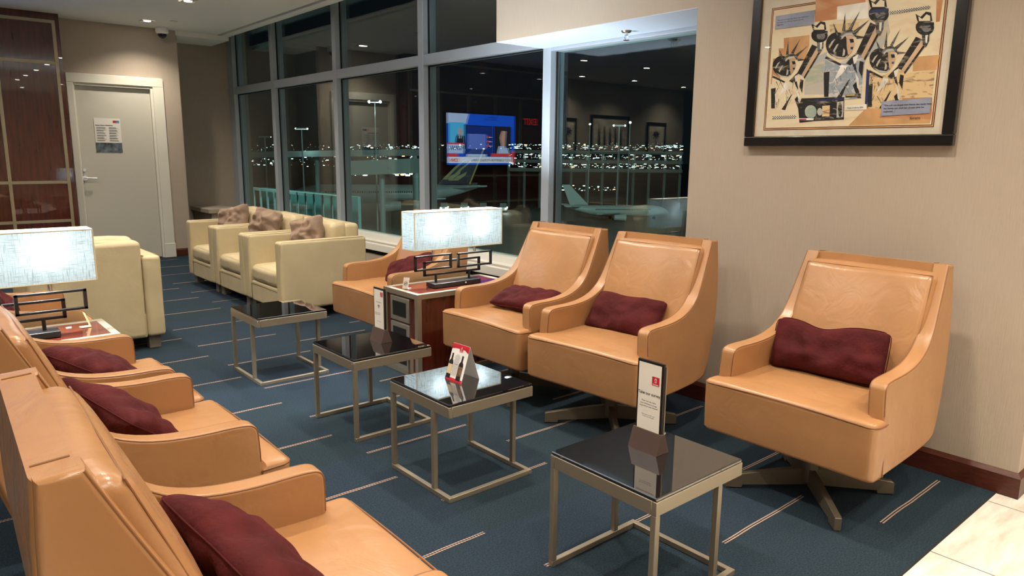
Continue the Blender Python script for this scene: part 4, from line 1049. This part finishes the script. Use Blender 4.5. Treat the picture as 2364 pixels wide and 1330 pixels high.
# ================================================================== OUTSIDE
exec_outside = True
GZ = -11.0
APR = mat('apron_concrete', (.10,.12,.11), .55, var=.35, vscale=.05)
struct('floor_apron', box(4.6,900,-700,900,GZ-.3,GZ), APR)
def far(px, py, D):      # point on the ray at horizontal distance D
    d = ray(px,py); s = D/math.hypot(d.x,d.y); return Vector((0,0,CH))+d*s
def emit_mat(n_, c, s): return emis(n_, c, s)
LW = emit_mat('flood_white', (.80,1,.97), 60); LC = emit_mat('deck_light', (.75,1,.95), 3.4); LY = emit_mat('amber_light', (1,.55,.15), 10); LR = emit_mat('red_light', (1,.05,.03), 8)
BAND = emit_mat('lit_band', (.35,.65,.58), .35)
POLE = mat('mast_steel', (.35,.38,.38), .5, metal=.4)
# light masts
def mast(px, ptop, D, r, n, lab):
    tp_ = far(px, ptop, D); h = tp_.z-GZ
    t = thing('light_mast', lab, 'light mast', (tp_.x,tp_.y,GZ), 0, 'tall floodlight masts outside')
    b = bm_new(); cyl(b, (0,0,0),(0,0,h), .13*D/100, 10, .07*D/100); obj('pole', b, POLE, t)
    b = bm_new(); d = Vector((rt.x,rt.y,0)).normalized()
    for k in range(n):
        c = d*((k-(n-1)/2)*2.2*D/150)+Vector((0,0,h)); bmesh.ops.create_icosphere(b, subdivisions=1, radius=r, matrix=Matrix.Translation(c))
    obj('lamp_head', b, LW, t)
    b = bm_new(); cyl(b, -d*(n-1)*1.2*D/150+Vector((0,0,h)), d*(n-1)*1.2*D/150+Vector((0,0,h)), .12*D/100, 6); obj('crossbar', b, POLE, t)
    l = bpy.data.lights.new('flood', 'POINT'); l.energy = 4500; l.color = (.75,1,.95); l.shadow_soft_size = .12; lo = bpy.data.objects.new('flood', l); COL.objects.link(lo); lo.parent = t; lo.location = (0,0,h-1.5)
mast(865,235,120,.22,2,'tallest bright floodlight mast, in the third window bay')
mast(696,297,130,.16,2,'floodlight mast in the second window bay')
mast(611,316,162,.15,2,'floodlight mast in the leftmost window bay')
mast(1430,290,158,.2,2,'double floodlight mast behind the right window bay')
mast(1362,287,160,.18,1,'single floodlight mast at the left of the right window bay')
mast(1455,283,156,.22,1,'single floodlight mast at the right of the right window bay')
# terminal roads and buildings
def wallbox(name, lab, cat, p0, p1, D, ptop, pbot, m, depth=8):
    A = far(p0, pbot, D); B = far(p1, pbot, D); T = far((p0+p1)/2, ptop, D); Bo = far((p0+p1)/2, pbot, D)
    d = (B-A); d.z = 0; L_ = d.length; d.normalize(); nrm = Vector((d.y,-d.x,0))
    if nrm.dot(A) < 0: nrm = -nrm
    b = bm_new(); vs = []
    for z in (Bo.z, T.z):
        for q in (Vector((0,0,0)), d*L_, d*L_+nrm*depth, nrm*depth): vs.append(b.verts.new(q+Vector((0,0,z-Bo.z))))
    for f in ((0,1,2,3),(4,5,6,7),(0,1,5,4),(1,2,6,5),(2,3,7,6),(3,0,4,7)): b.faces.new([vs[i] for i in f])
    o = obj(name, b, m, None, False); o.location = (A.x,A.y,Bo.z)
    if lab: tag(o, lab, cat)
    return o, A, d, nrm
CONC = mat('garage_concrete', (.20,.22,.20), .8)
# parking garage: three decks, columns, rows of lights
t = thing('parking_garage', 'distant lit multi level parking garage across the apron', 'building', tuple(far(1300,430,170).xy)+(GZ,))
base = Vector(t.location)
A = far(1175,400,170); B = far(1575,400,175); d = B-A; d.z = 0; L_ = d.length; d.normalize(); nrm = Vector((-d.y,d.x,0)); nrm = nrm if nrm.dot(Vector((A.x,A.y,0))) > 0 else -nrm
lvl = [far(1400,y,172).z for y in (352,374,394)]
for z in lvl:
    b = bm_new(); vs = [b.verts.new(Vector((A.x,A.y,0))-Vector((base.x,base.y,GZ))+q+Vector((0,0,zz))) for zz in (z-.35,z+.35) for q in (Vector(),d*L_,d*L_+nrm*30,nrm*30)]
    for f in ((0,1,2,3),(4,5,6,7),(0,1,5,4),(1,2,6,5),(2,3,7,6),(3,0,4,7)): b.faces.new([vs[i] for i in f])
    obj('deck', b, CONC, t, False)
for k in range(12):
    b = bm_new(); c = Vector((A.x,A.y,0))+d*(L_*k/11)+nrm*2-Vector((base.x,base.y,GZ)); cyl(b, c+Vector((0,0,GZ)), c+Vector((0,0,lvl[0])), .35, 6); obj('column', b, CONC, t)
for li, z in enumerate(lvl):
    b = bm_new()
    for k in range(170):
        c = Vector((A.x,A.y,0))+d*(L_*random.random())+nrm*random.random()*1.5+Vector((0,0,z+.6+random.random()*1.1))-Vector((base.x,base.y,GZ))
        s = .05+random.random()**4*.20; q = bmesh.ops.create_cube(b, size=1., matrix=Matrix.Translation(c) @ Matrix.Diagonal((s*2.2,s*2.2,s*.6,1)))
        mi = 0 if random.random() < .9 else 1
        for f in set(f for v in q['verts'] for f in v.link_faces): f.material_index = mi
    o = obj('deck_lighting', b, [LC, LY], t, False); o['kind'] = 'stuff'
# scattered lights near the horizon in the left bays
b = bm_new(); o0 = far(700,380,200)
for (x0,x1,y0,y1,n_,s) in ((545,960,333,350,120,.22),(550,780,355,385,70,.35),(820,968,335,400,130,.45),(1290,1580,330,342,50,.25),(1000,1245,330,345,30,.25),(820,968,395,405,25,.7),(1295,1420,428,440,40,.35)):
    for k in range(n_):
        D = 200+random.random()*20; c = far(x0+(x1-x0)*random.random(), y0+(y1-y0)*random.random(), D)-o0
        r = s*.5*(.35+random.random()**3*1.3); mi = 0 if random.random() < .82 else (1 if random.random() < .8 else 2)
        q = bmesh.ops.create_cube(b, size=1., matrix=Matrix.Translation(c) @ Matrix.Diagonal((r*1.8,r*1.8,r*.8,1)))
        for f in set(f for v in q['verts'] for f in v.link_faces): f.material_index = mi
o = obj('city_lights', b, [LC, LY, LR], None, False); o.location = o0; tag(o, 'countless small lights along the dark airport horizon', 'lights', None, 'stuff')
# elevated roadway bands
ROAD = mat('roadway_concrete', (.24,.30,.29), .7)
def band(p0,y0,p1,y1,D0,D1,th,lab,m=ROAD,zt=1.):
    A = far(p0,y0,D0); B = far(p1,y1,D1); b = bm_new(); d = (B-A).normalized(); s = Vector((d.y,-d.x,0)).normalized()*4
    vs = [b.verts.new(q+Vector((0,0,z))) for z in (0,-th) for q in (Vector(),B-A,B-A+s,s)]
    for f in ((0,1,2,3),(4,5,6,7),(0,1,5,4),(1,2,6,5),(2,3,7,6),(3,0,4,7)): b.faces.new([vs[i] for i in f])
    for k in range(3):
        c = (B-A)*(k/2)+s*.5; cyl(b, Vector((c.x,c.y,GZ-A.z)), c+Vector((0,0,-th)), .4, 8)
    o = obj('elevated_road', b, m, None, False); o.location = A; tag(o, lab, 'road', 'elevated airport roads')
band(560,352,975,345,150,120,1.0,'upper elevated road crossing the left window bays at night')
band(820,372,975,366,110,105,2.0,'bright lower elevated road in the third window bay')
# jet bridge like glazed walkway with mullions outside the two left bays
TEAL = mat('tinted_panel', (.12,.30,.28), .3)
t = thing('glazed_walkway', 'teal lit glazed walkway with vertical posts outside the left windows', 'walkway', (17,36,GZ))
p0 = far(545,470,40); p1 = far(788,497,30); zt, zb = far(680,437,36).z, far(680,520,36).z
b = bm_new(); o_ = Vector((17,36,GZ)); d = p1-p0; d.z = 0; L_ = d.length; d.normalize()
for (zz0,zz1) in ((zt-.12,zt),(GZ,zb-.6)):
    n_ = Vector((-d.y,d.x,0))*.2; vs = [b.verts.new(Vector((p0.x,p0.y,z))-o_+q) for z in (zz0,zz1) for q in (Vector(),d*L_,d*L_+n_,n_)]
    for f in ((0,1,2,3),(4,5,6,7),(0,1,5,4),(1,2,6,5),(2,3,7,6),(3,0,4,7)): b.faces.new([vs[i] for i in f])
obj('rail', b, ROAD, t, False)
for k in range(15):
    c = Vector((p0.x,p0.y,0))+d*(L_*k/14)-Vector((17,36,0)); b = bm_new(); cyl(b, c+Vector((0,0,zb-1-GZ)), c+Vector((0,0,zt-GZ)), .055, 8); obj('post', b, ROAD, t)
b = bm_new(); n_ = Vector((-d.y,d.x,0))*1.4
vs = [b.verts.new(Vector((p0.x,p0.y,z))-o_+q) for z in (zb-.6,zt-.12) for q in (n_,d*L_*.9+n_,d*L_*.9+n_*1.1,n_*1.1)]
for f in ((0,1,2,3),(4,5,6,7),(0,1,5,4),(1,2,6,5),(2,3,7,6),(3,0,4,7)): b.faces.new([vs[i] for i in f])
obj('tinted_wall', b, TEAL, t, False)
l = bpy.data.lights.new('walkway_fill','POINT'); l.energy = 700; l.color = (.6,1,.92); l.shadow_soft_size = .5; lo = bpy.data.objects.new('walkway_fill', l); COL.objects.link(lo); lo.location = p0+d*L_*.5+Vector((d.y,-d.x,0))*3+Vector((0,0,3.));  # point lamp without a fixture, added to brighten the walkway
l = bpy.data.lights.new('apron_fill','AREA'); l.energy = 30000; l.size = 12; l.color = (.7,1,.92); lo = bpy.data.objects.new('apron_fill', l); COL.objects.link(lo); lo.location = (30,20,22); lo.rotation_euler = (0,math.radians(-35),math.radians(35))  # unseen area lamp, added to brighten the apron and the aircraft

# airliners
PLW = mat('aircraft_white', (.55,.62,.60), .35); PLN = mat('tail_navy', (.008,.012,.05), .3); PLG = mat('tail_gold', (.62,.52,.22), .4); PLY = mat('tail_yellow', (.75,.55,.05), .4); PLD = mat('aircraft_window', (.01,.01,.01), .2)
def airliner(loc, rz, lab, L_=50, R_=2.6, tailmat=PLN, logo=True, z0=4.2):
    t = thing('airliner', lab, 'airplane', loc, rz, 'parked airliners outside')
    b = bm_new(); prof = [(-L_/2,.25,1.8),(-L_/2+4,.95,1.1),(-L_/2+10,R_*.85,.35),(-L_/2+15,R_,0),(L_/2-7,R_,0),(L_/2-3.5,R_*.86,-.2),(L_/2-1.2,R_*.5,-.55),(L_/2,.1,-.8)]
    rings = [[b.verts.new((x, r*math.cos(2*PI*k/28), z0+dz+r*math.sin(2*PI*k/28))) for k in range(28)] for x,r,dz in prof]
    for i in range(len(rings)-1):
        for k in range(28): b.faces.new((rings[i][k],rings[i+1][k],rings[i+1][(k+1)%28],rings[i][(k+1)%28]))
    obj('fuselage', b, PLW, t)
    b = bm_new()
    for k in range(46):
        x = -L_/2+12+k*(L_-20)/46
        for sg in (1,-1): bx(b, x,x+.28, sg*R_*.985-.02,sg*R_*.985+.02, z0+.35,z0+.75)
    obj('cabin_windows', b, PLD, t, False)
    for sg in (1,-1):
        b = bm_new(); prism(b, [(2,0),(-5,0),(-5-L_*.16,sg*L_*.4),(-3-L_*.15,sg*L_*.4)], lambda x,y: Vector((x,y,z0-1.3+abs(y)*.07)), lambda x,y: Vector((x,y,z0-1.3+abs(y)*.07+.5-abs(y)*.015))); obj('wing', b, PLW, t, False)
        b = bm_new(); prism(b, [(-L_/2+7,0),(-L_/2+2.5,0),(-L_/2-.5,sg*7.5),(-L_/2+1.5,sg*7.5)], lambda x,y: Vector((x,y,z0+1.2+abs(y)*.1)), lambda x,y: Vector((x,y,z0+1.5+abs(y)*.1))); obj('tailplane', b, PLW, t, False)
        b = bm_new(); cyl(b, (1.5,sg*8,z0-2.0),(-3,sg*8,z0-2.0), 1.35, 20, 1.0); obj('engine', b, PLW, t)
    b = bm_new(); fin = [(-L_/2+9.5,z0+2.2),(-L_/2+2.2,z0+2.2),(-L_/2-1.0,z0+10),(-L_/2+1.9,z0+10)]
    prism(b, fin, lambda x,z: Vector((x,.18,z)), lambda x,z: Vector((x,-.18,z))); fi = obj('tail_fin', b, tailmat, t, False)
    if logo:
        b = bm_new()
        for sg in (1,-1):
            y = sg*.19
            for dx in (0,1.0):   # stylised bird: two swept chevrons
                flat(b, [(-L_/2+x+dx*1.3,y,z0+z+dx*.25) for x,z in ((6.3,3.0),(7.2,3.0),(4.6,5.6),(2.3,7.3),(2.0,7.2),(4.3,5.2))])
                flat(b, [(-L_/2+x+dx*1.3,y*1.01,z0+z+dx*.25) for x,z in ((6.3,3.0),(5.0,3.0),(3.3,4.2),(3.0,5.0),(3.9,4.5),(5.2,3.9))])
        obj('tail_emblem', b, PLG, fi, False)
        b = bm_new(); 
        for sg in (1,-1): flat(b, [(-L_/2+x,sg*.195,z0+z) for x,z in ((2.2,2.2),(2.55,2.2),(-.6,10),(-1.0,10))])
        obj('yellow_edge', b, PLY, fi, False)
    for (x,y) in ((L_/2-6,0),(-2,3),(-2,-3)):
        b = bm_new(); cyl(b, (x,y,.5),(x,y,z0-1.5), .15, 8); cyl(b, (x,y-.4,.55),(x,y+.4,.55), .55, 16); obj('landing_gear', b, PLD, t)
    return t
pa = far(1108,440,165); hd_ = math.radians(150); Lp = 42
airliner((pa.x+math.cos(hd_)*Lp/2,pa.y+math.sin(hd_)*Lp/2,GZ), hd_, 'airliner with dark blue tail and gold emblem beyond the middle windows', Lp, 2.1, PLN, True, 3.5)
pb_ = far(1425,470,144); airliner((pb_.x,pb_.y,GZ), math.radians(-35), 'small white jet seen low in the right window bay', 42, 2.1, PLW, False, 3.5).scale = (.5,.5,.5)
# ground vehicles with headlights
VEH = mat('vehicle_body', (.30,.33,.33), .4)
for i, (px, lab) in enumerate(((1025,'airport tug with headlights, leftmost of the four below the tail'),(1072,'airport tug with headlights, second from left below the tail'),(1116,'airport tug with headlights, third from left below the tail'),(1162,'airport tug with headlights, rightmost of the four below the tail'))):
    p = far(px, 462, 158); p.z = GZ
    t = thing('airport_tug', lab, 'vehicle', tuple(p), math.radians(49.4), 'airport tugs with headlights')
    b = bm_new(); bx(b, -1.4,1.4,-.8,.8,.4,1.2,.08,2); bx(b, -.9,.5,-.7,.7,1.2,2.0,.1,2); obj('body', b, VEH, t)
    for sx in (-.9,.9):
        for sy in (-.8,.8):
            b = bm_new(); cyl(b, (sx,sy-.12,.4),(sx,sy+.12,.4), .4, 14); obj('wheel', b, PLD, t)
    b = bm_new()
    for sx in (-.55,.55): bmesh.ops.create_icosphere(b, subdivisions=1, radius=.16, matrix=Matrix.Translation((-1.42,sx,.85)))
    for sx in (-.55,.55): bmesh.ops.create_icosphere(b, subdivisions=1, radius=.13, matrix=Matrix.Translation((sx,-.83,1.)))
    obj('headlight', b, LW, t)

# ================================================================== WORLD, RENDER VIEW
w = bpy.data.worlds.new('night'); S.world = w; w.use_nodes = True
bg = w.node_tree.nodes['Background']; bg.inputs[0].default_value = (.010,.013,.016,1); bg.inputs[1].default_value = .35
S.view_settings.view_transform = 'Standard'; S.view_settings.look = 'None'; S.view_settings.gamma = 1; S.view_settings.use_curve_mapping = False
S.view_settings.exposure = 0.42
